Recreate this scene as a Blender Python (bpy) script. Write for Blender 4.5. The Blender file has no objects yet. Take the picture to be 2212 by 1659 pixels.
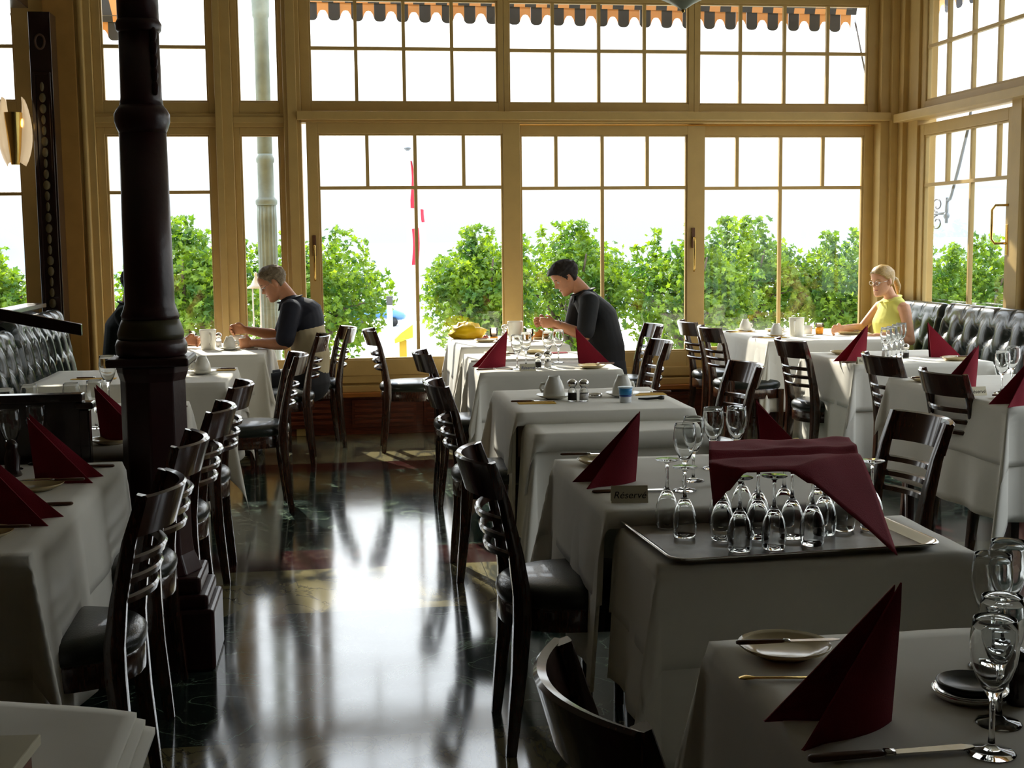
import bpy, math, random
import numpy as np
from mathutils import Vector, Matrix, noise
PI = math.pi
R = math.radians
sc = bpy.context.scene
COL = sc.collection
random.seed(7)

# ------------------------------------------------------------------ camera
F_PX, PITCH, ROLL, YAW, CAM_H = 2800.0, R(6.35), R(0.6), R(7.45), 1.5
def _dir(a, b, z2):
    xc = math.cos(ROLL)*a - math.sin(ROLL)*b
    y2 = math.sin(ROLL)*a + math.cos(ROLL)*b
    yc = math.cos(PITCH)*y2 + math.sin(PITCH)*z2
    zc = -math.sin(PITCH)*y2 + math.cos(PITCH)*z2
    return Vector((math.cos(YAW)*xc + math.sin(YAW)*zc, -math.sin(YAW)*xc + math.cos(YAW)*zc, -yc))
cam_d = bpy.data.cameras.new('camera'); cam = bpy.data.objects.new('camera', cam_d); COL.objects.link(cam)
r_, d_, w_ = _dir(1, 0, 0), _dir(0, 1, 0), _dir(0, 0, 1)
mw = Matrix(((r_.x, -d_.x, -w_.x, 0), (r_.y, -d_.y, -w_.y, 0), (r_.z, -d_.z, -w_.z, CAM_H), (0, 0, 0, 1)))
cam.matrix_world = mw
cam_d.sensor_width = 36; cam_d.lens = 36*F_PX/2212
cam_d.clip_start = .05; cam_d.clip_end = 6000
sc.camera = cam

# ------------------------------------------------------------------ world, sun, exposure
wd = bpy.data.worlds.new('sky'); sc.world = wd; wd.use_nodes = True
nt = wd.node_tree; nt.nodes.clear()
tc = nt.nodes.new('ShaderNodeTexCoord'); sep = nt.nodes.new('ShaderNodeSeparateXYZ')
rp = nt.nodes.new('ShaderNodeValToRGB'); bg = nt.nodes.new('ShaderNodeBackground'); wo = nt.nodes.new('ShaderNodeOutputWorld')
nt.links.new(tc.outputs['Generated'], sep.inputs[0]); nt.links.new(sep.outputs['Z'], rp.inputs[0])
nt.links.new(rp.outputs[0], bg.inputs[0]); nt.links.new(bg.outputs[0], wo.inputs[0])
cr = rp.color_ramp
cr.elements[0].position = 0.0; cr.elements[0].color = (.225, .258, .27, 1)
cr.elements[1].position = .03; cr.elements[1].color = (.235, .262, .272, 1)
for p, c in ((.07, (.32, .33, .33, 1)), (.20, (.70, .72, .73, 1)), (.5, (.85, .92, 1, 1)), (1, (.6, .75, 1, 1))):
    e = cr.elements.new(p); e.color = c
bg.inputs[1].default_value = 3.0
sun_d = bpy.data.lights.new('sun', 'SUN'); sun = bpy.data.objects.new('sun', sun_d); COL.objects.link(sun)
sun_d.energy = 6.5; sun_d.angle = R(.8); sun_d.color = (1, .93, .80)
sun.rotation_euler = Vector((.42, -1.5, -1.0)).to_track_quat('-Z', 'Y').to_euler()
sun.location = (-8, 25, 18)
sc.view_settings.view_transform = 'Standard'; sc.view_settings.look = 'None'
sc.view_settings.gamma = 1; sc.view_settings.use_curve_mapping = False
sc.view_settings.exposure = 0.68
cy = sc.cycles
cy.use_denoising = True
cy.max_bounces = 10; cy.diffuse_bounces = 4; cy.glossy_bounces = 4; cy.transmission_bounces = 10; cy.transparent_max_bounces = 12
cy.caustics_reflective = False; cy.caustics_refractive = False
cy.sample_clamp_indirect = 6

# ------------------------------------------------------------------ materials
MAT = {}
def mat(name, color=(.8, .8, .8), rough=.5, metal=0, spec=.5, coat=0, trans=0, ior=1.45, noise_amt=0, noise_scale=8, bump=0, bump_scale=60, stretch=None, sheen=0):
    if name in MAT: return MAT[name]
    m = bpy.data.materials.new(name); m.use_nodes = True
    n = m.node_tree.nodes; l = m.node_tree.links; b = n['Principled BSDF']
    b.inputs['Base Color'].default_value = (*color, 1); b.inputs['Roughness'].default_value = rough
    b.inputs['Metallic'].default_value = metal; b.inputs['IOR'].default_value = ior
    b.inputs['Specular IOR Level'].default_value = spec
    b.inputs['Coat Weight'].default_value = coat; b.inputs['Coat Roughness'].default_value = .08
    b.inputs['Transmission Weight'].default_value = trans
    if sheen: b.inputs['Sheen Weight'].default_value = sheen
    co = n.new('ShaderNodeTexCoord'); src = co.outputs['Object']
    if stretch:
        mp = n.new('ShaderNodeMapping'); mp.inputs['Scale'].default_value = stretch
        l.new(src, mp.inputs[0]); src = mp.outputs[0]
    t = n.new('ShaderNodeTexNoise'); t.inputs['Scale'].default_value = noise_scale; t.inputs['Detail'].default_value = 4
    l.new(src, t.inputs['Vector'])
    a = max(noise_amt, .03)
    r = n.new('ShaderNodeValToRGB')
    r.color_ramp.elements[0].position = .3; r.color_ramp.elements[1].position = .7
    r.color_ramp.elements[0].color = (*[c*(1-a) for c in color], 1)
    r.color_ramp.elements[1].color = (*[min(1, c*(1+a)) for c in color], 1)
    l.new(t.outputs[0], r.inputs[0]); l.new(r.outputs[0], b.inputs['Base Color'])
    if bump:
        t2 = n.new('ShaderNodeTexNoise'); t2.inputs['Scale'].default_value = bump_scale; l.new(src, t2.inputs['Vector'])
        bp = n.new('ShaderNodeBump'); bp.inputs['Strength'].default_value = bump; bp.inputs['Distance'].default_value = .01
        l.new(t2.outputs[0], bp.inputs['Height']); l.new(bp.outputs[0], b.inputs['Normal'])
    MAT[name] = m; return m
CREAM = mat('cream_paint', (.54, .365, .125), .45, noise_amt=.05, bump=.05)
CREAM2 = mat('tan_panel_paint', (.42, .225, .055), .5, noise_amt=.08)
WHITE_CEIL = mat('ceiling_paint', (.55, .5, .40), .8)
WALLB = mat('brown_wall_paint', (.16, .10, .055), .7)
CHERRY = mat('red_brown_wood', (.17, .035, .012), .35, noise_amt=.35, noise_scale=14, stretch=(1, 1, 9), coat=.2)
LEDGE = mat('orange_wood', (.42, .15, .03), .35, noise_amt=.2, noise_scale=10, stretch=(.6, 8, 8), coat=.2)
DARKWOOD = mat('dark_stained_wood', (.022, .009, .006), .22, noise_amt=.5, noise_scale=18, stretch=(6, 6, 1), coat=.5)
CHAIRWOOD = mat('chair_wood', (.040, .014, .007), .2, noise_amt=.45, noise_scale=22, stretch=(6, 6, 1), coat=.75)
LEATHER = mat('dark_green_leather', (.012, .016, .012), .28, noise_amt=.15, bump=.12, bump_scale=220, coat=.25)
BOOTH_L = mat('booth_leather', (.018, .026, .022), .25, noise_amt=.15, bump=.1, bump_scale=160, coat=.35)
CLOTH = mat('white_linen', (.80, .77, .68), .9, noise_amt=.03, noise_scale=5, bump=.18, bump_scale=9, sheen=.1)
NAP = mat('burgundy_cloth', (.22, .003, .016), .9, noise_amt=.06, bump=.15, bump_scale=300, sheen=0)
IRON = mat('oxblood_iron', (.035, .010, .010), .33, noise_amt=.2, bump=.1, bump_scale=40)
IRON_OUT = mat('grey_green_iron', (.20, .24, .20), .5, noise_amt=.2, bump=.2, bump_scale=30)
IRON_BAND = mat('olive_band', (.06, .05, .018), .4, noise_amt=.3)
PORC = mat('white_porcelain', (.78, .76, .68), .18, coat=.3)
PLATE = mat('cream_glaze', (.62, .50, .26), .2, coat=.4)
STEEL = mat('polished_steel', (.72, .71, .68), .14, metal=1)
GOLDH = mat('golden_handle', (.55, .30, .06), .35, noise_amt=.2)
WOODH = mat('brown_handle', (.12, .05, .02), .4)
BRASS = mat('brass', (.75, .50, .14), .22, metal=1)
BLACKP = mat('black_plastic', (.01, .01, .01), .3)
GREYM = mat('grey_metal', (.16, .17, .18), .4, metal=.6)
def glassy(name, color=(1, 1, 1), rough=0.0, ior=1.45):
    m = bpy.data.materials.new(name); m.use_nodes = True; n = m.node_tree.nodes; l = m.node_tree.links
    b = n['Principled BSDF']; b.inputs['Transmission Weight'].default_value = 1; b.inputs['Roughness'].default_value = rough
    b.inputs['IOR'].default_value = ior; b.inputs['Base Color'].default_value = (*color, 1)
    tr = n.new('ShaderNodeBsdfTransparent'); mx = n.new('ShaderNodeMixShader'); mx.inputs[0].default_value = .0
    l.new(b.outputs[0], mx.inputs[1]); l.new(tr.outputs[0], mx.inputs[2]); l.new(mx.outputs[0], n['Material Output'].inputs[0])
    MAT[name] = m; return m
GLASS = glassy('clear_glass', (.97, .98, .97))
JUICE = mat('orange_juice', (.9, .38, .02), .3)
def pane_mat():
    m = bpy.data.materials.new('window_pane'); m.use_nodes = True; n = m.node_tree.nodes; l = m.node_tree.links
    n.clear(); o = n.new('ShaderNodeOutputMaterial'); t = n.new('ShaderNodeBsdfTransparent'); g = n.new('ShaderNodeBsdfGlossy')
    t.inputs[0].default_value = (.97, .985, .98, 1); g.inputs['Roughness'].default_value = .0
    f = n.new('ShaderNodeFresnel'); f.inputs[0].default_value = 1.5
    a = n.new('ShaderNodeMath'); a.operation = 'MULTIPLY'; a.inputs[1].default_value = 1.7
    x = n.new('ShaderNodeMixShader'); l.new(f.outputs[0], a.inputs[0]); l.new(a.outputs[0], x.inputs[0])
    l.new(t.outputs[0], x.inputs[1]); l.new(g.outputs[0], x.inputs[2]); l.new(x.outputs[0], o.inputs[0]); return m
PANE = pane_mat()
def leaf_mat(name, c1, c2):
    m = bpy.data.materials.new(name); m.use_nodes = True; n = m.node_tree.nodes; l = m.node_tree.links
    b = n['Principled BSDF']; o = n['Material Output']
    co = n.new('ShaderNodeTexCoord'); t = n.new('ShaderNodeTexNoise'); t.inputs['Scale'].default_value = 3.5
    l.new(co.outputs['Object'], t.inputs['Vector'])
    r = n.new('ShaderNodeValToRGB'); r.color_ramp.elements[0].color = (*c1, 1); r.color_ramp.elements[1].color = (*c2, 1)
    r.color_ramp.elements[0].position = .35; r.color_ramp.elements[1].position = .65
    l.new(t.outputs[0], r.inputs[0]); l.new(r.outputs[0], b.inputs['Base Color']); b.inputs['Roughness'].default_value = .45
    tr = n.new('ShaderNodeBsdfTranslucent'); mx = n.new('ShaderNodeMixShader'); mx.inputs[0].default_value = .5
    hs = n.new('ShaderNodeMixRGB'); hs.blend_type = 'MULTIPLY'; hs.inputs[0].default_value = 1; hs.inputs[2].default_value = (1.5, 1.35, .5, 1)
    l.new(r.outputs[0], hs.inputs[1]); l.new(hs.outputs[0], tr.inputs[0])
    l.new(b.outputs[0], mx.inputs[1]); l.new(tr.outputs[0], mx.inputs[2]); l.new(mx.outputs[0], o.inputs[0]); return m
LEAF = leaf_mat('plane_tree_leaves', (.045, .13, .014), (.22, .34, .025))
BARK = mat('bark', (.12, .09, .06), .9, noise_amt=.4)

# ------------------------------------------------------------------ mesh helpers
class MB:
    def __init__(s): s.v = []; s.f = []; s.mi = []; s.cur = 0
    def add(s, vs, fs):
        o = len(s.v); s.v += [tuple(v) for v in vs]
        for f in fs: s.f.append(tuple(i+o for i in f)); s.mi.append(s.cur)
        return s
    def box(s, x0, x1, y0, y1, z0, z1):
        vs = [(x, y, z) for z in (z0, z1) for y in (y0, y1) for x in (x0, x1)]
        return s.add(vs, [(0, 2, 3, 1), (4, 5, 7, 6), (0, 1, 5, 4), (2, 6, 7, 3), (0, 4, 6, 2), (1, 3, 7, 5)])
    def lathe(s, prof, seg=32, c=(0, 0, 0), flute=0, nfl=0, fz=None):
        vs = []; fs = []
        for (r, z) in prof:
            for k in range(seg):
                a = 2*PI*k/seg; rr = r
                if nfl and fz and fz[0] < z < fz[1]: rr = r*(1-flute*abs(math.cos(a*nfl/2))**4)
                vs.append((c[0]+rr*math.cos(a), c[1]+rr*math.sin(a), c[2]+z))
        n = len(prof)
        for i in range(n-1):
            for k in range(seg):
                k2 = (k+1) % seg; fs.append((i*seg+k, i*seg+k2, (i+1)*seg+k2, (i+1)*seg+k))
        if prof[0][0] > 1e-6: fs.append(tuple(range(seg))[::-1])
        if prof[-1][0] > 1e-6: fs.append(tuple((n-1)*seg+k for k in range(seg)))
        return s.add(vs, fs)
    def tube(s, pts, rad, seg=8, sx=1.0, caps=True, up=None, square=False):
        """swept tube; rad: number or list of r or (rx, ry)"""
        P = [Vector(p) for p in pts]; n = len(P)
        if not isinstance(rad, (list, tuple)): rad = [rad]*n
        rad = [(r, r) if not isinstance(r, (list, tuple)) else r for r in rad]
        T = []
        for i in range(n):
            a = P[max(i-1, 0)]; b = P[min(i+1, n-1)]; t = (b-a)
            T.append(t.normalized() if t.length > 1e-9 else Vector((0, 0, 1)))
        u = Vector(up) if up else (Vector((1, 0, 0)) if abs(T[0].x) < .8 else Vector((0, 1, 0)))
        u = (u - T[0]*u.dot(T[0])).normalized(); vs = []; fs = []
        for i in range(n):
            u = (u - T[i]*u.dot(T[i])).normalized(); w = T[i].cross(u)
            for k in range(seg):
                a = 2*PI*k/seg
                if square:
                    a += PI/seg*0; cx, sy = math.cos(a), math.sin(a); q = .32
                    cx = math.copysign(abs(cx)**q, cx); sy = math.copysign(abs(sy)**q, sy)
                else: cx, sy = math.cos(a), math.sin(a)
                vs.append(P[i] + u*rad[i][0]*cx + w*rad[i][1]*sy)
        for i in range(n-1):
            for k in range(seg):
                k2 = (k+1) % seg; fs.append((i*seg+k, i*seg+k2, (i+1)*seg+k2, (i+1)*seg+k))
        if caps:
            fs.append(tuple(range(seg))[::-1]); fs.append(tuple((n-1)*seg+k for k in range(seg)))
        return s.add(vs, fs)
    def limb(s, pts, rad, seg=14, sub=5, up=None):
        """tapered chain with rounded ends for bodies"""
        P = [Vector(p) for p in pts]; rad = [(r, r) if not isinstance(r, (list, tuple)) else r for r in rad]
        pp = []; rr = []
        for i in range(len(P)-1):
            for k in range(sub):
                t = k/sub; pp.append(P[i].lerp(P[i+1], t)); rr.append((rad[i][0]*(1-t)+rad[i+1][0]*t, rad[i][1]*(1-t)+rad[i+1][1]*t))
        pp.append(P[-1]); rr.append(rad[-1])
        d0 = (pp[0]-pp[1]).normalized(); d1 = (pp[-1]-pp[-2]).normalized()
        A = []; AR = []
        for q in (.97, .8, .5): 
            c = math.sqrt(1-q*q); m_ = min(rr[0]); A.append(pp[0]+d0*m_*q); AR.append((rr[0][0]*c, rr[0][1]*c))
        B = []; BR = []
        for q in (.5, .8, .97):
            c = math.sqrt(1-q*q); m_ = min(rr[-1]); B.append(pp[-1]+d1*m_*q); BR.append((rr[-1][0]*c, rr[-1][1]*c))
        return s.tube(A+pp+B, AR+rr+BR, seg, up=up)
    def grid(s, P, nu, nv, close=False):
        fs = []
        for i in range(nu-1):
            for j in range(nv-1 if not close else nv):
                j2 = (j+1) % nv; fs.append((i*nv+j, i*nv+j2, (i+1)*nv+j2, (i+1)*nv+j))
        return s.add(P, fs)
    def ellipsoid(s, c, r, seg=14, rings=9, m=None):
        vs = []; 
        for i in range(rings+1):
            t = PI*i/rings
            for k in range(seg):
                a = 2*PI*k/seg; v = Vector((r[0]*math.sin(t)*math.cos(a), r[1]*math.sin(t)*math.sin(a), r[2]*math.cos(t)))
                if m: v = m @ v
                vs.append((c[0]+v.x, c[1]+v.y, c[2]+v.z))
        return s.grid(vs, rings+1, seg, True)
    def plate(s, poly, z0, z1):
        n = len(poly); vs = [(p[0], p[1], z0) for p in poly]+[(p[0], p[1], z1) for p in poly]
        fs = [tuple(range(n))[::-1], tuple(range(n, 2*n))]+[(i, (i+1) % n, n+(i+1) % n, n+i) for i in range(n)]
        return s.add(vs, fs)
    def build(s, name, m, parent=None, smooth=False, bevel=0, solid=0, sub=0, remesh=0, smo=0):
        me = bpy.data.meshes.new(name); me.from_pydata(s.v, [], s.f)
        ms = m if isinstance(m, (list, tuple)) else [m]
        for q in ms: me.materials.append(q)
        if len(ms) > 1: me.polygons.foreach_set('material_index', s.mi)
        me.validate(); me.update()
        if smooth is True: me.polygons.foreach_set('use_smooth', [True]*len(me.polygons))
        o = bpy.data.objects.new(name, me); COL.objects.link(o)
        if smooth == 'auto':
            me.polygons.foreach_set('use_smooth', [True]*len(me.polygons))
            es = o.modifiers.new('split', 'EDGE_SPLIT'); es.split_angle = R(38)
        if remesh:
            q = o.modifiers.new('union', 'REMESH'); q.mode = 'VOXEL'; q.voxel_size = remesh; q.use_smooth_shade = True
        if smo:
            q = o.modifiers.new('soft', 'SMOOTH'); q.factor = .5; q.iterations = smo
        if bevel:
            q = o.modifiers.new('bevel', 'BEVEL'); q.width = bevel; q.segments = 2; q.limit_method = 'ANGLE'
        if solid:
            q = o.modifiers.new('thick', 'SOLIDIFY'); q.thickness = solid; q.offset = 0
        if sub:
            q = o.modifiers.new('sub', 'SUBSURF'); q.levels = sub; q.render_levels = sub
        if parent: o.parent = parent
        return o
def tag(o, label=None, cat=None, group=None, kind=None):
    if label: o['label'] = label
    if cat: o['category'] = cat
    if group: o['group'] = group
    if kind: o['kind'] = kind
    return o
def thing(name, label, cat, loc=(0, 0, 0), rz=0, group=None, kind=None):
    o = bpy.data.objects.new(name, None); COL.objects.link(o); o.empty_display_size = .1
    o.location = loc; o.rotation_euler = (0, 0, rz)
    return tag(o, label, cat, group, kind)
def struct(name, mb, m, **k):
    o = mb.build(name, m, **k); o['kind'] = 'structure'; return o
def dup(root, loc, rz=0, label=None, group=None, scale=None, rx=None):
    r = root.copy(); COL.objects.link(r); r.location = loc; r.rotation_euler = (rx or 0, 0, rz)
    if scale: r.scale = scale
    if label: r['label'] = label
    if group: r['group'] = group
    for ch in list(root.children):
        c = ch.copy(); COL.objects.link(c); c.parent = r
        for g in ch.children:
            d = g.copy(); COL.objects.link(d); d.parent = c
    return r
USED = set()
def place(proto, loc, rz, label, group=None, **k):
    """first use moves the prototype itself, later uses copy it with its parts"""
    if proto.name not in USED:
        USED.add(proto.name); proto.location = loc; proto.rotation_euler = (k.get('rx') or 0, 0, rz)
        if k.get('scale'): proto.scale = k['scale']
        proto['label'] = label
        if group: proto['group'] = group
        return proto
    return dup(proto, loc, rz, label, group, **k)
# ------------------------------------------------------------------ floor
def floor_mat():
    m = bpy.data.materials.new('banded_marble'); m.use_nodes = True; n = m.node_tree.nodes; l = m.node_tree.links
    b = n['Principled BSDF']; co = n.new('ShaderNodeTexCoord'); sp = n.new('ShaderNodeSeparateXYZ'); l.new(co.outputs['Object'], sp.inputs[0])
    mr = n.new('ShaderNodeMapRange'); mr.inputs['From Min'].default_value = -3; mr.inputs['From Max'].default_value = 11
    l.new(sp.outputs['Y'], mr.inputs[0]); band = n.new('ShaderNodeValToRGB'); band.color_ramp.interpolation = 'CONSTANT'
    l.new(mr.outputs[0], band.inputs[0])
    # green channel picks: 0 = beige, .5 = dark red, 1 = dark green
    el = band.color_ramp.elements
    ys = [(-3, 1), (-1.2, 0), (-.5, 1), (.3, .0), (1.1, 1), (2.5, 0), (3.80, 1), (5.15, 0), (5.90, .5), (6.27, 1), (8.46, .5), (8.77, 0)]
    el[0].position = 0; el[0].color = (1, 1, 1, 1); el[1].position = (ys[1][0]+3)/14; el[1].color = (0, 0, 0, 1)
    for y, v in ys[2:]:
        e = el.new((y+3)/14); e.color = (v, v, v, 1)
    def vein(scale, st, rot, w):
        mp = n.new('ShaderNodeMapping'); mp.inputs['Scale'].default_value = st; mp.inputs['Rotation'].default_value = (0, 0, R(rot))
        l.new(co.outputs['Object'], mp.inputs[0])
        t = n.new('ShaderNodeTexNoise'); t.inputs['Scale'].default_value = scale; t.inputs['Detail'].default_value = 7; t.inputs['Distortion'].default_value = 1.2
        l.new(mp.outputs[0], t.inputs['Vector'])
        a = n.new('ShaderNodeMath'); a.operation = 'SUBTRACT'; a.inputs[1].default_value = .5; l.new(t.outputs[0], a.inputs[0])
        c = n.new('ShaderNodeMath'); c.operation = 'ABSOLUTE'; l.new(a.outputs[0], c.inputs[0])
        r = n.new('ShaderNodeValToRGB'); r.color_ramp.elements[0].position = 0; r.color_ramp.elements[0].color = (1, 1, 1, 1)
        r.color_ramp.elements[1].position = w; r.color_ramp.elements[1].color = (0, 0, 0, 1); l.new(c.outputs[0], r.inputs[0])
        return r.outputs[0]
    def mix(fac, a, b2):
        x = n.new('ShaderNodeMixRGB'); l.new(fac, x.inputs[0])
        for i, q in ((1, a), (2, b2)):
            if isinstance(q, tuple): x.inputs[i].default_value = (*q, 1)
            else: l.new(q, x.inputs[i])
        return x.outputs[0]
    beige = mix(vein(2.5, (1, .35, 1), 35, .045), (.21, .185, .095), (.05, .055, .045))
    beige = mix(vein(7, (1, .4, 1), 20, .02), beige, (.08, .075, .045))
    green = mix(vein(3.5, (1, 1, 1), 20, .018), (.008, .018, .015), (.14, .20, .14))
    green = mix(vein(9, (1, .7, 1), 60, .014), green, (.07, .10, .07))
    red = mix(vein(6, (1, 1, 1), 0, .03), (.030, .007, .007), (.07, .04, .03))
    g1 = n.new('ShaderNodeMath'); g1.operation = 'GREATER_THAN'; g1.inputs[1].default_value = .1; l.new(band.outputs[0], g1.inputs[0])
    g2 = n.new('ShaderNodeMath'); g2.operation = 'GREATER_THAN'; g2.inputs[1].default_value = .7; l.new(band.outputs[0], g2.inputs[0])
    c = mix(g1.outputs[0], beige, red); c = mix(g2.outputs[0], c, green)
    # joints across the bands
    md = n.new('ShaderNodeMath'); md.operation = 'PINGPONG'; md.inputs[1].default_value = .31; l.new(sp.outputs['X'], md.inputs[0])
    lt = n.new('ShaderNodeMath'); lt.operation = 'LESS_THAN'; lt.inputs[1].default_value = .0016; l.new(md.outputs[0], lt.inputs[0])
    c = mix(lt.outputs[0], c, (.02, .02, .015))
    l.new(c, b.inputs['Base Color'])
    t = n.new('ShaderNodeTexNoise'); t.inputs['Scale'].default_value = 5; l.new(co.outputs['Object'], t.inputs['Vector'])
    rr = n.new('ShaderNodeMapRange'); rr.inputs['To Min'].default_value = .08; rr.inputs['To Max'].default_value = .14; l.new(t.outputs[0], rr.inputs[0])
    l.new(rr.outputs[0], b.inputs['Roughness']); b.inputs['Specular IOR Level'].default_value = .5; b.inputs['IOR'].default_value = 2.3
    return m
struct('floor', MB().box(-3.7, 4.75, -3.2, 10.35, -.12, 0), floor_mat())
struct('ceiling', MB().box(-3.8, 4.9, -3.3, 10.4, 3.62, 3.75), WHITE_CEIL)
struct('wall_left', MB().box(-3.8, -3.68, -3.2, 10.35, 0, 3.62), WALLB)
struct('wall_front', MB().box(-3.8, 4.9, -3.3, -3.15, 0, 3.62), WALLB)

# ------------------------------------------------------------------ windows
GY = 10.2     # plane of the long glazed wall
def window(name, origin, rz, W, z0, z1, fl, fr, fb, ft, vb, hb, lowvb=None, split=None, depth=.055, y=0, pane=True, bar=.013):
    """window standing in its own x (width) / z plane, local +y is outdoors"""
    t = thing(name, None, None, origin, rz, kind='structure')
    f = MB()
    f.box(0, fl, y-depth/2, y+depth/2, z0, z1).box(W-fr, W, y-depth/2, y+depth/2, z0, z1)
    f.box(fl, W-fr, y-depth/2, y+depth/2, z0, z0+fb).box(fl, W-fr, y-depth/2, y+depth/2, z1-ft, z1)
    b = .014; d2 = depth/2-.012
    f.box(fl, fl+b, y-d2, y+d2, z0+fb, z1-ft).box(W-fr-b, W-fr, y-d2, y+d2, z0+fb, z1-ft)
    f.box(fl+b, W-fr-b, y-d2, y+d2, z0+fb, z0+fb+b).box(fl+b, W-fr-b, y-d2, y+d2, z1-ft-b, z1-ft)
    o = f.build('window_frame', CREAM, t, bevel=.003)
    g = MB(); bd = .016
    for x in vb:
        zz0 = split if (split is not None and x not in (lowvb or [])) else z0+fb
        g.box(x-bar, x+bar, y-bd, y+bd, zz0, z1-ft)
    for z in hb: g.box(fl, W-fr, y-bd*1.01, y+bd*1.01, z-bar, z+bar)
    if vb or hb: g.build('glazing_bars', CREAM, t, bevel=.002)
    if pane: MB().add([(fl, y+.002, z0+fb), (W-fr, y+.002, z0+fb), (W-fr, y+.002, z1-ft), (fl, y+.002, z1-ft)], [(0, 1, 2, 3)]).build('pane', PANE, t)
    return t
wn = [0]
def bw(x0, x1, z0, z1, gx0, gx1, gz0, gz1, vb=(), hb=(), **k):
    wn[0] += 1
    return window('window_%d' % wn[0], (x0, GY, 0), 0, x1-x0, z0, z1, gx0-x0, x1-gx1, gz0-z0, z1-gz1, [v-x0 for v in vb], list(hb), **{kk: ([q-x0 for q in vv] if kk == 'lowvb' else vv) for kk, vv in k.items()})
# upper row
bw(-3.6, -2.12, 2.47, 3.5, -3.5, -2.35, 2.56, 3.36, (-2.93,), (2.96,))
bw(-1.79, -.88, 2.47, 3.5, -1.728, -.956, 2.557, 3.36, (-1.345,), (2.965,))
bw(-.78, -.40, 2.47, 3.5, -.733, -.43, 2.557, 3.36)
bw(-.27, 1.29, 2.49, 3.42, -.197, 1.246, 2.557, 3.33, (.155, .521, .891), (2.965,))
bw(1.292, 2.807, 2.49, 3.42, 1.33, 2.765, 2.553, 3.33, (1.678, 2.045, 2.41), (2.96,))
bw(2.809, 4.33, 2.49, 3.42, 2.848, 4.245, 2.548, 3.333, (3.189, 3.552, 3.91), (2.953,))
# lower row
bw(-3.6, -2.12, .47, 2.37, -3.5, -2.34, .575, 2.31, (-2.93,), (1.88,))
bw(-1.79, -.89, .47, 2.37, -1.728, -.96, .575, 2.315, (-1.345,), (1.885,))
bw(-.78, -.40, .47, 2.37, -.735, -.436, .575, 2.315)
wa = bw(-.235, 1.405, .46, 2.40, -.152, 1.27, .582, 2.318, (.223, .59, .965), (1.908,), split=1.908, lowvb=[.59], y=-.062)
wb = bw(1.37, 2.90, .46, 2.385, 1.415, 2.758, .59, 2.315, (1.70, 2.07, 2.434), (1.90,), split=1.90, lowvb=[2.07], y=.0)
wc = bw(2.78, 4.33, .46, 2.39, 2.887, 4.252, .60, 2.313, (3.189, 3.553, 3.909), (1.895,), split=1.895, lowvb=[3.553], y=.062)
def lever(parent, x, z, y):
    o = MB().box(x-.014, x+.014, y-.012, y, z-.03, z+.13).build('lock_plate', WOODH, parent, bevel=.003)
    parent = o; MB().tube([(x, y-.01, z+.05), (x, y-.045, z+.05), (x, y-.055, z+.02), (x, y-.05, z-.12), (x, y-.045, z-.19), (x, y-.03, z-.215)], [.008, .009, .009, .008, .007, .008], 10).build('handle', BRASS, parent, smooth=True)
lever(wa, .04, 1.42, -.09); lever(wb, 1.435, 1.45, -.03)
# posts, rails and panelling of the glazed wall
n_trim = [0]
def trim(mb, m=CREAM, **k):
    n_trim[0] += 1
    return struct('trim_%d' % n_trim[0], mb, m, bevel=.004, **k)
trim(MB().box(-2.12, -1.90, 10.10, 10.32, 0, 3.62), CREAM2)                                   # broad brown pilaster
trim(MB().box(-1.905, -1.79, 10.13, 10.30, 0, 3.62).tube([(-1.86, 10.12, 0), (-1.86, 10.12, 3.6)], .022, 12))
trim(MB().box(-.88, -.78, 10.13, 10.30, 0, 3.62).box(-.905, -.855, 10.10, 10.16, 0, 3.6))
trim(MB().box(-.40, -.27, 10.11, 10.30, 0, 3.62).box(-.37, -.30, 10.085, 10.15, 0, 3.6))
trim(MB().box(4.33, 4.44, 10.10, 10.30, 0, 3.62).box(4.40, 4.46, 10.06, 10.14, 0, 3.6))
for a, b in ((-3.6, -2.12), (-1.79, -.88), (-.78, -.40)):
    trim(MB().box(a, b, 10.155, 10.26, 2.37, 2.47).box(a, b, 10.14, 10.2, 2.40, 2.445))
trim(MB().box(-.30, 4.40, 10.055, 10.27, 2.418, 2.482).box(-.27, 4.34, 10.10, 10.26, 2.40, 2.42))    # ledge rail under the transoms
trim(MB().box(-.2, 4.34, 10.295, 10.31, 2.33, 2.44)); trim(MB().box(-.27, 4.36, 10.12, 10.30, 3.42, 3.62).box(-3.6, -.27, 10.15, 10.30, 3.5, 3.62))
trim(MB().box(-3.6, 4.5, 10.12, 10.30, .40, .47).box(-3.6, 4.5, 10.07, 10.30, .335, .385).box(-3.6, 4.5, 10.15, 10.3, .38, .41), CREAM)
trim(MB().box(-3.6, 4.5, 10.02, 10.30, .30, .335), LEDGE)
w = MB().box(-3.6, 4.5, 10.10, 10.30, .0, .30)
for k in range(9):
    x = -.5+k*.56; w.box(x, x+.50, 10.075, 10.11, .06, .275)
    for q in range(4): w.box(x+.02, x+.48, 10.06, 10.09, .09+q*.045, .115+q*.045)
struct('baseboard_back', w, CHERRY, bevel=.002)
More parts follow.
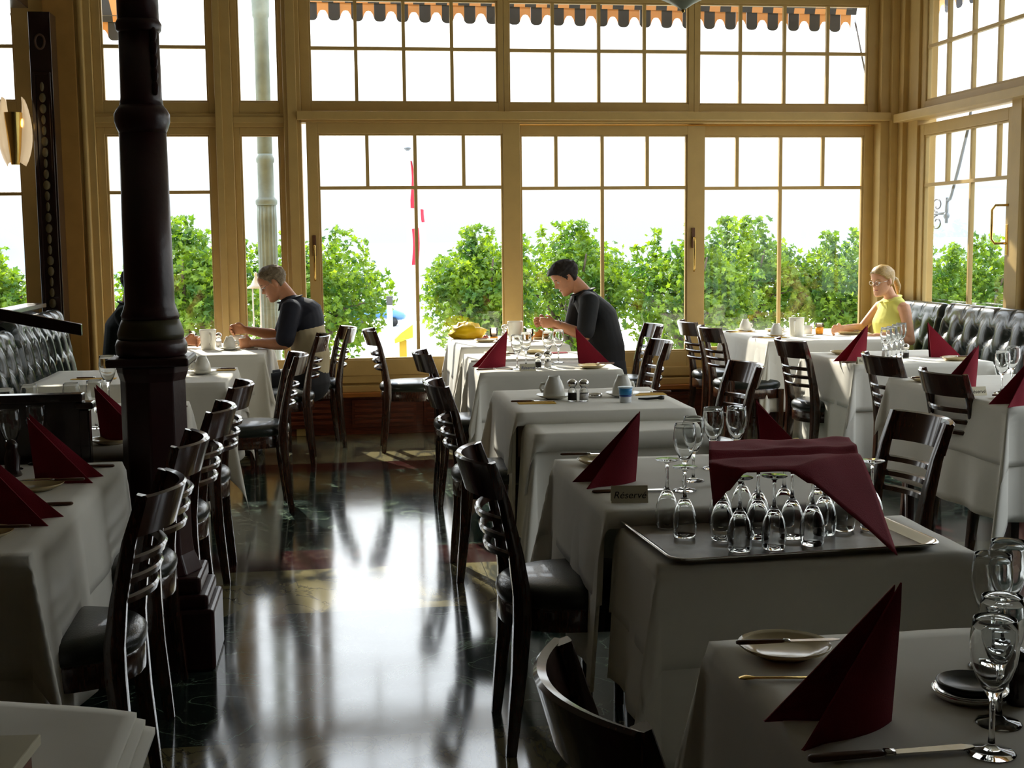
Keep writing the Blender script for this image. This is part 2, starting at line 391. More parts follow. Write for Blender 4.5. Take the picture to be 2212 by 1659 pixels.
# right-hand wall, glazed too
XR = 4.55
def rw(y_far, y_near, z0, z1, g_far, g_near, gz0, gz1, vb, hb, **k):
    wn[0] += 1
    return window('window_%d' % wn[0], (XR, y_far, 0), -PI/2, y_far-y_near, z0, z1, y_far-g_far, g_near-y_near, gz0-z0, z1-gz1, [y_far-v for v in vb], list(hb), **{kk: ([y_far-q for q in vv] if kk == 'lowvb' else vv) for kk, vv in k.items()})
rw(9.80, 6.2, 2.46, 3.42, 9.72, 6.28, 2.535, 3.34, (9.385, 8.995, 8.62, 8.24, 7.86, 7.48, 7.10, 6.70), (2.945,))
rd = rw(9.80, 8.33, .46, 2.36, 9.725, 8.43, .60, 2.275, (9.36, 8.975, 8.595), (1.89,), split=1.89, lowvb=[8.975], y=0)
rw(8.20, 6.2, .46, 2.36, 8.1, 6.3, .60, 2.275, (7.7, 7.25, 6.75), (1.89,), split=1.89, lowvb=[7.25], y=.03)
MB().box(1.395, 1.425, -.04, -.02, 1.36, 1.57).build('handle_plate', BRASS, rd, bevel=.003)
MB().tube([(1.41, -.03, 1.70), (1.35, -.09, 1.70), (1.32, -.10, 1.67), (1.32, -.10, 1.47), (1.35, -.09, 1.44), (1.41, -.03, 1.44)], .0085, 10).build('pull_handle', BRASS, rd, smooth=True)
trim(MB().box(4.46, 4.68, 9.98, 10.30, 0, 3.62).box(4.50, 4.66, 9.80, 10.0, 0, 3.62))
trim(MB().box(4.40, 4.60, 6.1, 10.02, 2.395, 2.46))
trim(MB().box(4.49, 4.66, 8.20, 8.33, 0, 2.4))
trim(MB().box(4.50, 4.66, 6.1, 9.8, 3.42, 3.62).box(4.50, 4.66, 6.1, 10, 0, .46))
for a, b in ((6.05, 3.4),):  # unseen window bay, added to let in more light from the right
    rw(a, b, 2.46, 3.42, a-.08, b+.08, 2.535, 3.34, [a-.08-(a-b-.16)*k/7 for k in range(1, 7)], (2.945,))
    rw(a, b, .46, 2.36, a-.1, b+.1, .60, 2.275, [a-.1-(a-b-.2)*k/7 for k in range(1, 7)], (1.89,))
    trim(MB().box(4.49, 4.66, a, a+.15, 0, 3.62)); trim(MB().box(4.50, 4.66, b, a, 3.42, 3.62).box(4.50, 4.66, b, a, 0, .46).box(4.42, 4.60, b, a, 2.36, 2.46))
struct('wall_right', MB().box(4.56, 4.75, -3.2, 3.4, 0, 3.62), WALLB)

# carved dark timber screen and beam at the left pilaster
t = thing('carved_screen', 'tall narrow dark carved timber screen beside the brown pilaster', 'screen', (-2.075, 9.86, 0))
MB().box(-.075, .075, -.1, .1, 0, 3.14).build('post', DARKWOOD, t, bevel=.004)
MB().box(-.062, -.045, -.115, -.1, .95, 2.72).box(.045, .062, -.115, -.1, .95, 2.72).box(-.045, .045, -.115, -.1, 2.70, 2.72).build('moulding', DARKWOOD, t, bevel=.003)
cv = MB()
for k in range(22):
    z = 1.0+k*.077; cv.ellipsoid((0, -.105, z), (.02+.006*math.sin(k*1.7), .012, .034), 10, 6)
cv.build('carved_relief', mat('old_gold', (.13, .10, .045), .5, noise_amt=.4), t, smooth=True)
rg = MB(); rg.tube([(.032*math.cos(a), -.105, 2.93+.05*math.sin(a)) for a in [2*PI*k/24 for k in range(25)]], .008, 8)
rg.build('ring_medallion', mat('brown_carving', (.10, .05, .03), .5), t, smooth=True)
tag(MB().box(-2.36, -2.14, 5.0, 9.75, 3.16, 3.38).box(-2.38, -2.12, 5.0, 9.75, 3.34, 3.40).build('ceiling_beam', DARKWOOD, bevel=.004), 'dark timber ceiling beam running away at the upper left', 'beam')

# ------------------------------------------------------------------ outdoors
pave = mat('pale_terrace_paving', (.62, .60, .55), .8, noise_amt=.06)
struct('ground', MB().box(-120, 150, 10.5, 60, -2.35, -2.2), pave)
lake = mat('lake_water', (.21, .25, .27), 1, spec=.1, noise_amt=.03, noise_scale=.05)
tag(MB().box(-3000, 3000, 60, 5000, -7.2, -7.0).build('lake', lake), 'pale blue lake stretching to the horizon behind the trees', 'lake', kind='stuff')
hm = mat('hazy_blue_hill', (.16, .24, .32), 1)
def hill(name, x0, x1, Y, prof, label):
    P = []; n = len(prof)
    for i, h in enumerate(prof):
        x = x0+(x1-x0)*i/(n-1)
        for j, (dy, k) in enumerate(((-60, 0), (-20, .7), (0, 1), (40, .6), (90, 0))):
            P.append((x, Y+dy, -7+(h+7)*k))
    tag(MB().grid(P, n, 5).build(name, hm, smooth=True), label, 'hill')
hill('headland', -150, -62, 400, [-7, 2, 4, 8, 12, 10.5, 6, 8, 7, 3, 1, 0, -2, -4, -7], 'hazy blue headland across the lake at far left')

def leaf_shape(s):
    a = []
    for k, r in enumerate((1, .5, .85, .45, .6, .35, .3, .35, .6, .45, .85, .5)):
        t = PI/2+2*PI*k/12; a.append((s*.5*r*math.cos(t), s*.5*r*math.sin(t)))
    return a
def tree(name, label, c, rad, n, seed, trunk=True, leaf=.15, spikes=5):
    rng = np.random.default_rng(seed)
    t = thing(name, label, 'tree', (c[0], c[1], -2.2), 0, 'clipped trees beyond the windows')
    shp = np.array(leaf_shape(1.0))
    # clumpy crown: several lobes around the middle
    nl = 24; lobes = []
    for i in range(nl):
        d = rng.normal(size=3); d /= np.linalg.norm(d); d[2] = abs(d[2])*.9 if rng.random() < .4 else d[2]
        lobes.append((d*np.array(rad)*rng.uniform(.40, .72), rng.uniform(.28, .46)*min(rad)))
    for i in range(spikes):
        x = rng.uniform(-.75, .75); lobes.append((np.array([x*rad[0], rng.uniform(-.5, .3)*rad[1], rad[2]*(math.sqrt(1-x*x)*.92)]), .0))
    V = []; Fc = []
    for i in range(n):
        L = lobes[rng.integers(nl)] if rng.random() > .05 else lobes[nl+rng.integers(spikes)]
        if L[1] == 0:
            q = rng.random(); p = L[0]+np.array([rng.normal()*.05, rng.normal()*.05, -.22+.42*q])
        else:
            d = rng.normal(size=3); d /= np.linalg.norm(d); p = L[0]+d*L[1]*rng.uniform(.75, 1.1)
            if rng.random() < .3:
                d2 = rng.normal(size=3); d2 /= np.linalg.norm(d2); p = d2*np.array(rad)*rng.uniform(.55, .95)
        s = leaf*rng.uniform(.6, 1.25)
        nrm = rng.normal(size=3)+np.array([0, -.3, .8]); nrm /= np.linalg.norm(nrm)
        u = np.cross(nrm, rng.normal(size=3)); u /= np.linalg.norm(u); w = np.cross(nrm, u)
        o = len(V)
        V.append(p+nrm*.12*s)
        for (a, b) in shp*s: V.append(p+u*a+w*b - nrm*.18*abs(a))
        for k in range(12): Fc.append((o, o+1+k, o+1+(k+1) % 12))
    m = MB(); m.v = [tuple(q+np.array([0, 0, c[2]+2.2])) for q in V]; m.f = Fc; m.mi = [0]*len(Fc)
    m.build('foliage', LEAF, t)
    if trunk:
        b = MB(); b.tube([(0, 0, 0), (.05, 0, 1.0), (-.03, .05, c[2]+2.2)], [.14, .11, .07], 10)
        for k in range(7):
            a = k*2.4; b.tube([(0, 0, c[2]+1.4), (rad[0]*.35*math.cos(a), rad[1]*.35*math.sin(a), c[2]+2.1), (rad[0]*.7*math.cos(a), rad[1]*.7*math.sin(a), c[2]+2.5+.3*math.sin(a*3))], [.05, .03, .012], 6)
        b.build('trunk', BARK, t, smooth=True)
    return t
TREES = [('plane_tree', 'leafy tree outside the far-left window', (-4.9, 18.2, .55), (.95, 1.1, .85)),
 ('plane_tree', 'tall leafy tree seen between dark column and window post', (-2.05, 17.6, .70), (1.10, 1.1, 1.05)),
 ('plane_tree', 'leafy tree just left of the flagpole gap', (-.35, 18.6, .65), (1.15, 1.1, .95)),
 ('plane_tree', 'leafy tree right of the flagpole, behind the yellow bag', (1.95, 18.0, .65), (.95, 1.2, .92)),
 ('plane_tree', 'leafy tree behind the man in black', (3.35, 18.8, .70), (1.10, 1.2, .93)),
 ('plane_tree', 'lighter leafy tree right of the man in black', (4.75, 17.6, .65), (1.05, 1.2, .90)),
 ('plane_tree', 'leafy tree behind the two inverted cups', (6.0, 19.0, .72), (1.15, 1.2, .98)),
 ('plane_tree', 'leafy tree left of the woman in yellow', (7.5, 18.6, .55), (1.15, 1.2, .95)),
 ('plane_tree', 'leafy tree in the left half of the right-hand wall windows', (9.3, 18.2, .45), (1.15, 1.2, .92)),
 ('plane_tree', 'leafy tree at the far right beyond the brass pull handle', (11.0, 18.0, .48), (1.15, 1.2, .90))]
for i, (nm, lb, c, rd_) in enumerate(TREES): tree(nm, lb, c, rd_, 5200, 11+i, leaf=.135, spikes=6)

# cast-iron column outside
t = thing('cast_iron_column', 'slender grey-green fluted iron column standing outside the narrow window', 'column', (-.625, 11.55, -2.2))
MB().lathe([(.11, 0), (.11, .3), (.095, .34), (.088, .4), (.085, 3.90), (.082, 4.02)], 48, flute=.13, nfl=16, fz=(.35, 4.0)).build('lower_shaft', IRON_OUT, t, smooth=True)
MB().lathe([(.084, 4.02), (.092, 4.03), (.094, 4.06), (.084, 4.075), (.070, 4.09), (.068, 4.38), (.076, 4.39), (.078, 4.42), (.068, 4.44), (.064, 4.46)], 32).build('collar', IRON_OUT, t, smooth=True)
MB().lathe([(.064, 4.46), (.062, 5.60), (.072, 5.62), (.074, 5.66), (.078, 5.9), (.09, 6.1)], 32).build('upper_shaft', IRON_OUT, t, smooth=True)
# lantern on a post outside
t = thing('garden_lantern', 'white lantern on a thin post outside the narrow window', 'lantern', (-.70, 11.0, -2.2))
MB().lathe([(.0, 3.46), (.016, 3.44), (.010, 3.42), (.025, 3.39), (.045, 3.35), (.075, 3.33), (.075, 3.32), (.0, 3.32)], 24).build('cap', mat('white_enamel', (.75, .75, .72), .3), t, smooth=True)
MB().tube([(-.03, 0, 0), (-.03, 0, 3.32)], .006, 8).tube([(.03, 0, 0), (.03, 0, 3.32)], .006, 8).build('post', mat('white_enamel'), t, smooth=True)
# flagpole with drooping flag
t = thing('flagpole', 'white flagpole with finial standing in the gap between trees', 'flagpole', (1.262, 24, -2.2))
MB().lathe([(.045, 0), (.035, 5.33), (.0, 5.34)], 16).build('pole', mat('pole_white', (.72, .73, .74), .4), t, smooth=True)
MB().lathe([(.0, 5.33), (.04, 5.34), (.065, 5.37), (.06, 5.39), (.0, 5.40)], 16).build('finial', GREYM, t, smooth=True)
P = []; nu, nv = 30, 9
for i in range(nu):
    z = 2.95-2.75*i/(nu-1); wd_ = .05+.20*min(1, i/9) - .12*max(0, (i-20)/9)
    for j in range(nv):
        q = j/(nv-1); P.append((1.31+wd_*q+.02*math.sin(i*.5), 24+.05*math.sin(j*2.3+i*.25)*(.3+q), z-.06*q*math.sin(i*.3)))
fl = MB()
o0 = 0; fl.v = P
for i in range(nu-1):
    for j in range(nv-1):
        fl.f.append((i*nv+j, i*nv+j+1, (i+1)*nv+j+1, (i+1)*nv+j))
        fl.mi.append(0 if (j < 4 and (i < 9 or 12 < i < 20)) or (i > 8 and i < 12 and j > 5) else 1)
tag(fl.build('flag', [mat('flag_red', (.62, .03, .06), .8), mat('flag_white', (.85, .82, .84), .8)], smooth=True), 'drooping red and white flag hanging on the flagpole', 'flag')
# bollard lamp, yellow viewing box, car
t = thing('bollard_light', 'pale square bollard light standing left of the flagpole', 'bollard', (.585, 16, -2.2))
MB().box(-.035, .035, -.035, .035, 0, 2.92).build('post', mat('bollard_grey', (.62, .64, .66), .5), t, bevel=.004)
MB().box(-.037, .037, -.037, .037, 2.92, 3.03).build('head', GREYM, t, bevel=.004)
t = thing('yellow_box_stand', 'yellow slanted box on a yellow post near the flagpole', 'information stand', (.74, 16, -2.2))
MB().box(-.045, .045, -.04, .04, 0, 2.48).build('post', mat('ochre_yellow', (.60, .38, .03), .5), t, bevel=.004)
MB().add([(-.10, -.1, 2.45), (.12, -.1, 2.52), (.12, -.1, 2.68), (-.02, -.1, 2.58), (-.10, -.1, 2.50), (-.10, .1, 2.45), (.12, .1, 2.52), (.12, .1, 2.68), (-.02, .1, 2.58), (-.10, .1, 2.50)], [(0, 1, 2, 3, 4), (9, 8, 7, 6, 5), (0, 5, 6, 1), (1, 6, 7, 2), (2, 7, 8, 3), (3, 8, 9, 4), (4, 9, 5, 0)]).build('box', mat('lime_yellow', (.62, .60, .05), .45), t)
t = thing('parked_car', 'small blue car parked in the sunlit street beyond the trees', 'car', (1.5, 57, -2.2)); t.scale = (.6, .6, .6)
cb = MB().tube([(-1.8, 0, .55), (-1.7, 0, .7), (-.9, 0, .85), (-.4, 0, 1.0), (.6, 0, 1.02), (1.2, 0, .85), (1.9, 0, .7), (2.0, 0, .55)], [(.2, .6), (.35, .75), (.45, .8), (.5, .8), (.5, .8), (.45, .8), (.35, .75), (.2, .6)], 14, up=(0, 0, 1))
cb.build('body', mat('car_blue', (.08, .22, .45), .25, coat=.5), t, smooth=True)
for dx in (-1.1, 1.2):
    for dy in (-.75, .75): MB().tube([(dx, dy-.1, .32), (dx, dy+.1, .32)], .32, 16).build('wheel', BLACKP, t, smooth=True)

# striped awnings
def awning(name, label, origin, rz, L, slope, n, tabw):
    """scalloped valance in local x/z, cloth sloping up towards the house (local -y)"""
    t = thing(name, label, 'awning', origin, rz)
    OR = mat('awning_orange', (.95, .52, .24), .9); GR = mat('awning_charcoal', (.07, .08, .10), .9)
    v = MB(); c = MB()
    for k in range(n):
        x0 = k*tabw; x1 = x0+tabw; dz = -slope*x0; dark = k % 2 == 0
        q = [0, .12, .3, .5, .7, .88, 1]
        low = [-.150, -.165, -.172, -.173, -.172, -.165, -.150] if dark else [-.150, -.115, -.092, -.088, -.092, -.115, -.150]
        for m_, yy, z_top, sc_ in ((v, 0, .0, 1),):
            P = []
            for a, lo in zip(q, low): P += [(x0+a*tabw, yy+.004*math.sin(k*1.3), .02+dz), (x0+a*tabw, yy+.004*math.sin(k*1.3)+.006, lo+dz)]
            m_.cur = 0 if dark else 1; m_.add(P, [(2*i, 2*i+2, 2*i+3, 2*i+1) for i in range(6)])
        # sloping cover with its own small overlap lip
        off = tabw*.45; c.cur = 0 if not dark else 1
        c.add([(x0+off, -.012, -.03+dz), (x1+off, -.012, -.03+dz), (x1+off, -.03, .02+dz), (x0+off, -.03, .02+dz), (x1+off, -.75, .5+dz), (x0+off, -.75, .5+dz)], [(0, 1, 2, 3), (3, 2, 4, 5)])
    v.build('valance', [GR, OR], t, solid=.002); c.build('cover', [GR, OR], t, solid=.002)
    MB().tube([(0, -.02, .025), (n*tabw, -.02, .025-slope*n*tabw)], .014, 8).build('front_bar', GREYM, t); return t
AW = awning('striped_awning', 'orange and charcoal striped scalloped awning outside the long windows', (-.42, 11.0, 3.48), 0, 4.9, .011, 52, .0932)
awning('striped_awning', 'shaded striped awning outside the right-hand wall windows', (5.45, 11.6, 3.66), -PI/2, 4, -.0, 34, .115)
awning('striped_awning', 'short end of a striped awning outside the left window', (-2.55, 11.0, 3.30), 0, .9, .0, 9, .0932)
def arm(label, pts, r=.008):
    o = MB().tube([(x+.42, y-11, z-3.48) for x, y, z in pts], r, 8).build('arm', GREYM, AW, smooth=True); o['label'] = label
arm('thin bent grey awning arm behind the rightmost transom pane', [(4.46, 11.0, 3.36), (4.43, 10.9, 3.30), (4.41, 10.7, 3.0), (4.44, 10.5, 2.5), (4.47, 10.4, 2.1), (4.46, 10.4, 1.5)])
arm('straight grey awning arm beside the bent one', [(4.50, 10.8, 3.0), (4.47, 10.42, 2.2), (4.47, 10.4, 1.3)], .006)
arm('thin dark awning rod in the slit left of the big window', [(-.30, 10.7, 2.5), (-.30, 10.6, 2.02)], .005)
struct('trim_outer_post', MB().box(4.95, 5.05, 10.68, 10.78, -2.2, 3.9), CREAM).name = 'trim_90'
t = thing('awning_bracket', 'scrolled wrought-iron awning bracket with jointed grey arm outside the right wall', 'bracket', (5.0, 10.29, 1.68))
MB().tube([(0, .42, 0), (0, .02, 0)], .010, 8).tube([(0, 0, -.08), (0, 0, .13)], [.012, .017], 10).ellipsoid((0, 0, -.02), (.025, .025, .03)).build('hinge_post', GREYM, t, smooth=True)
for sg in (1, -1):
    m = MB(); m.tube([(0, .17+.085*math.cos(a)*(1-.09*a), sg*(.075+.055*math.sin(a)*(1-.09*a))) for a in [k*.35-1.6 for k in range(22)]], .006, 6)
    m.tube([(0, .30+.06*math.cos(a), sg*(.16+.05*math.sin(a))) for a in [k*.4-1.4 for k in range(12)]], .006, 6); m.build('scroll', IRON, t, smooth=True)
MB().tube([(0, 0, .10), (0, -.06, .12), (0, -.08, .15), (.02, -.16, .38), (.03, -.28, .68), (.03, -.36, 1.0)], [.013, .013, .012, .014, .012, .012], 8).build('arm', GREYM, t, smooth=True)
# ------------------------------------------------------------------ interior column, divider, booths
t = thing('iron_column', 'dark oxblood cast-iron column with moulded rings in the left foreground', 'column', (-.67, 4.70, 0))
MB().box(-.20, .20, -.17, .17, 0, .22).box(-.18, .18, -.155, .155, .22, .27).box(-.155, .155, -.14, .14, .27, .33).build('plinth', IRON, t, bevel=.012)
MB().lathe([(.150, .33), (.122, .40), (.116, .45), (.114, 1.02), (.124, 1.05), (.126, 1.075)], 8).build('pedestal', IRON, t, bevel=.006)
MB().box(-.140, .140, -.13, .13, 1.075, 1.105).build('cap_plate', IRON, t, bevel=.008)
MB().lathe([(.112, 1.105), (.122, 1.115), (.124, 1.145), (.116, 1.165)], 40).build('lower_torus', IRON, t, smooth=True)
MB().lathe([(.112, 1.165), (.115, 1.185), (.106, 1.215), (.098, 1.235)], 40).build('olive_band', IRON_BAND, t, smooth=True)
MB().lathe([(.098, 1.235), (.1, 1.25), (.092, 1.27), (.086, 1.29), (.0855, 1.32), (.080, 1.88)], 64, flute=.06, nfl=16, fz=(1.33, 1.83)).build('lower_shaft', IRON, t, smooth=True)
MB().lathe([(.080, 1.88), (.088, 1.90), (.094, 1.92), (.094, 1.945), (.086, 1.96), (.074, 1.975)], 40).build('ring', IRON, t, smooth=True)
MB().lathe([(.074, 1.975), (.070, 2.0), (.068, 2.22)], 40).build('shaft', IRON, t, smooth=True)
MB().lathe([(.068, 2.22), (.076, 2.23), (.078, 2.25), (.070, 2.265)], 40).build('ring', IRON, t, smooth=True)
MB().lathe([(.070, 2.265), (.069, 2.4), (.064, 3.61)], 40).build('upper_shaft', IRON, t, smooth=True)
sl = MB()
for k in range(5): sl.ellipsoid((.058*math.cos(-.35), .058*math.sin(-.35)-.03, 2.05+.045*k-.02), (.014, .008, .026), 8, 6)
sl.build('leaf_ornament', IRON, t, smooth=True)

t = thing('booth_divider', 'low black wooden divider with glass top between the two left tables', 'divider', (-1.3, 4.645, 0))
MB().box(-.4, .395, -.02, .02, .0, .96).build('panel', DARKWOOD, t, bevel=.003)
MB().box(-.4, .400, -.03, .03, .955, .985).build('cap_rail', DARKWOOD, t, bevel=.004)
MB().box(.385, .42, -.025, .025, 0, .93).box(.375, .435, -.035, .035, .93, .955).build('end_post', DARKWOOD, t, bevel=.006)
MB().add([(-.4, 0, .985), (.40, 0, .985), (.40, 0, 1.19), (-.4, 0, 1.36)], [(0, 1, 2, 3)]).build('glass_screen', PANE, t)
MB().add([(-.4, -.012, 1.355), (.405, -.012, 1.185), (.405, -.012, 1.225), (-.4, -.012, 1.40), (-.4, .012, 1.355), (.405, .012, 1.185), (.405, .012, 1.225), (-.4, .012, 1.40)],
         [(0, 1, 2, 3), (7, 6, 5, 4), (0, 4, 5, 1), (1, 5, 6, 2), (2, 6, 7, 3), (3, 7, 4, 0)]).build('sloping_rail', DARKWOOD, t, bevel=.002)

def booth(name, label, origin, rz, L, top, lean=.10, cells=7):
    """buttoned bench: local x along the back, local +y the way the sitter faces"""
    t = thing(name, label, 'booth seat', origin, rz, 'buttoned leather booths')
    pth = []   # (y, z, weight of tufting)
    for i in range(44):
        q = i/43; pth.append((-lean*q, .44+(top-.07-.44)*q, 1 if q < .88 else 1-(q-.88)/.12*.8))
    for i in range(1, 15):
        a = PI*i/14; pth.append((-lean-.06+.06*math.cos(a), top-.07+.07*math.sin(a), .0))
    nu = cells*14+1; P = []
    for i in range(nu):
        x = L*i/(nu-1); s = cells*i/(nu-1); e = min(1, min(x, L-x)/.04)
        e = e**.5
        for (y, z, wgt) in pth:
            tt = (z-.33)/.165
            a_ = math.sin(PI*(s+tt/2)); b_ = math.sin(PI*(s-tt/2))
            dd = math.hypot((s-round(s-(round(tt) % 2)*.5)-(round(tt) % 2)*.5)*L/cells, (tt-round(tt))*.165)
            puff = .45*abs(a_*b_)**.35+.55*(1-math.exp(-(dd/.045)**1.6))
            if wgt == 0: puff = abs(math.cos(PI*s))**.35*.35+.35
            else: puff = puff*wgt+(abs(math.cos(PI*s))**.35*.35+.35)*(1-wgt)
            P.append((x, (y+.055*puff)*1.0-.05*(1-e), z-.03*(1-e) if z > .9 else z))
    o = MB().grid(P, nu, len(pth)).build('tufted_back', BOOTH_L, t, smooth=True)
    MB().box(.0, L, -.20, -.10, .40, top-.06).box(0, L, -.2, .45, 0, .34).build('carcass', DARKWOOD, t, bevel=.004)
    c = []
    for i in range(21):
        x = L*i/20; e = min(1, min(x, L-x)/.05)**.5
        for (y, z) in ((.0, .40), (.02, .455), (.2, .47), (.42, .46), (.49, .44), (.51, .40), (.49, .36), (.40, .34)):
            c.append((x, y, .40+(z-.40)*(.75+.25*e)))
    MB().grid(c, 21, 8).build('seat_cushion', BOOTH_L, t, smooth=True)
    return t
booth('buttoned_booth', 'buttoned dark leather booth back behind the woman, by the corner', (4.30, 9.04, 0), PI/2, 1.05, 1.00, cells=5)
booth('buttoned_booth', 'buttoned dark leather booth back at right with burgundy napkin before it', (4.30, 7.70, 0), PI/2, 1.31, 1.01, cells=6)
booth('buttoned_booth', 'far section of the buttoned leather booth at left, beside the gold post', (-1.86, 9.42, 0), -PI/2, 1.38, 1.05, cells=7)
booth('buttoned_booth', 'near section of the buttoned leather booth at left, cut by the frame', (-1.86, 8.02, 0), -PI/2, 1.6, 1.00, cells=8)
tag(MB().box(4.26, 4.5, 7.60, 7.66, 0, 1.04).build('booth_end_panel', CHERRY, bevel=.004), 'red-brown end panel at the near end of the right booth', 'panel')
tag(MB().box(-2.13, -2.07, 6.2, 9.3, 0, 1.07).box(-2.16, -2.02, 6.2, 9.3, 1.07, 1.10).build('booth_backboard', DARKWOOD, bevel=.004), 'black cap rail and board behind the left booth', 'panel')
jk = MB()
P = []
for i in range(16):
    for j in range(14):
        a = 2*PI*j/14; q = i/15; r = .10*math.sin(PI*min(.97, q+.05))**.6
        rr = r*(1+.35*math.sin(3*a+5*q)+.15*math.sin(7*a-9*q)); P.append((.42*q-.2, rr*math.cos(a)*.7, .10+rr*math.sin(a)+.03*math.sin(6*q)))
jk.grid(P, 16, 14, True)
o = tag(jk.build('jacket', mat('blue_jacket_cloth', (.02, .10, .19), .75, bump=.3, bump_scale=30), smooth=True), 'crumpled dark blue jacket lying on the left booth seat', 'jacket')
o.location = (-1.50, 8.35, .47); o.rotation_euler = (0, R(28), R(-60))

# ------------------------------------------------------------------ chair
def make_chair():
    t = thing('dining_chair', None, 'chair', (0, 0, 0), 0, 'dark wooden dining chairs')
    W = CHAIRWOOD
    # seat: rounded trapezoid
    def outline(s, n=40, back=-.205, front=.215, wb=.190, wf=.215, bulge=.035):
        pts = []
        for k in range(n):
            a = 2*PI*k/n; cx, sy = math.cos(a), math.sin(a)
            x = math.copysign(abs(cx)**.68, cx); y = math.copysign(abs(sy)**.68, sy)
            hw = wb+(wf-wb)*(y+1)/2; yy = back+(front-back)*(y+1)/2
            if y < 0: yy -= bulge*(1-x*x)*abs(y)
            else: yy += .02*(1-x*x)*y
            pts.append((x*hw*s, yy*s))
        return pts
    P = []; o0 = outline(1)
    for s, z in ((.93, .425), (1.0, .437), (1.015, .455), (1.0, .473), (.94, .487), (.80, .496), (.5, .502), (.2, .504), (.01, .504)):
        P += [(x*s, y*s, z) for x, y in o0]
    MB().grid(P, 9, 40, True).build('seat', LEATHER, t, smooth=True)
    P = []
    for s, z in ((.94, .365), (.985, .365), (.99, .372), (.99, .425), (.97, .433), (.8, .433), (.01, .433)):
        P += [(x*s, y*s, z) for x, y in o0]
    MB().grid(P, 7, 40, True).build('seat_frame', W, t, smooth='auto')
    for sx in (-1, 1):
        MB().tube([(sx*.190, .175, 0), (sx*.187, .180, .2), (sx*.182, .182, .43)], [(.014, .014), (.019, .019), (.022, .022)], 12, square=True, up=(1, 0, 0)).build('leg', W, t, smooth='auto')
        pts = []; rad = []
        for z, y, rx, ry in ((0, -.226, .014, .016), (.10, -.216, .017, .019), (.25, -.200, .020, .023), (.40, -.190, .021, .027), (.48, -.190, .021, .027), (.60, -.206, .018, .022), (.75, -.238, .016, .018), (.87, -.275, .015, .013)):
            pts.append((sx*(.182 if z < .5 else .182+.02*(z-.5)), y, z)); rad.append((rx, ry))
        MB().tube(pts, rad, 12, square=True, up=(1, 0, 0)).build('leg', W, t, smooth='auto')
    def bowed(z0, z1, th, y_at, sag, hw, n=18):
        P = []
        for i in range(n+1):
            q = -1+2*i/n; x = hw*q; b = -sag*(1-q*q)
            y0 = y_at(z0)+b; y1 = y_at(z1)+b
            P += [(x, y0+th/2, z0+.002), (x, y0-th/2, z0), (x, y1-th/2, z1-.006), (x, y1-th*.2, z1), (x, y1+th/2, z1-.004)]
        m = MB().grid(P, n+1, 5, True); m.f.append((0, 1, 2, 3, 4)); m.mi.append(0); k = n*5; m.f.append((k+4, k+3, k+2, k+1, k)); m.mi.append(0); return m
    ya = lambda z: -.190-.0-(max(0, z-.48)**1.25)*.29
    bowed(.765, .872, .020, ya, .072, .205).build('top_rail', W, t, smooth='auto')
    for z in (.70, .648, .596): bowed(z-.011, z+.011, .018, ya, .060, .185).build('back_slat', W, t, smooth='auto')
    return t
CH = make_chair()
def chair(x, y, rz, label, group='dark wooden dining chairs'): return place(CH, (x, y, 0), rz, label, group)
E_, W_, N_, S_ = -PI/2, PI/2, 0, PI      # facing +x, -x, +y, -y
chair(.625, 1.80, E_+.10, 'nearest dark chair, only its curved glossy top rail showing at bottom centre')
chair(.685, 3.80, E_, 'dark chair facing right at the table with the first folded burgundy napkin')
chair(.715, 5.75, E_, 'dark chair beside the table with the blue yogurt cup, facing right')
chair(.75, 7.37, E_, 'dark chair facing right beside the table with two napkins and reserved card')
chair(.50, 9.35, E_, 'single chair with pale shiny seat facing right under the large window')
chair(-.785, 3.50, W_, 'nearest chair of the left row, in front of the iron column foot')
chair(-.80, 4.28, W_, 'second chair of the left row, its top rail overlapping the column edge')
chair(-.775, 5.10, W_, 'third chair of the left row, just right of the column')
chair(-.76, 5.92, W_, 'fourth chair of the left row, nearest the lone inverted cup')
chair(-.55, 7.38, W_+.12, 'chair with dark leather seat showing, behind the older man')
chair(-.44, 8.92, W_, 'reddish chair back directly behind the older man in two-tone shirt')
chair(-.25, 9.62, W_+.15, 'chair turned left beneath the window, right of the older man')
chair(1.66, 7.80, W_, 'chair with three slats just right of the man in black')
chair(1.72, 6.25, W_+.05, 'glossy dark chair seen from the front, right of the yogurt cup table')
chair(1.72, 4.25, W_+.05, 'large glossy chair right of the tray of glasses, reflecting the windows')
chair(1.98, 9.30, W_, 'sunlit chair the man in black sits on')
chair(2.90, 9.62, E_, 'farther of the two chairs at the left side of the woman\'s table')
chair(2.88, 8.98, E_+.05, 'nearer of the two chairs at the left side of the woman\'s table')
chair(3.02, 7.72, E_+.08, 'chair with olive seat facing right between the woman\'s table and reserved table')
chair(3.13, 6.60, E_+.05, 'chair with its slatted back to us left of the upright napkin at right')
chair(3.05, 5.72, E_+.05, 'large slatted chair back in front of the right table\'s upright napkin')

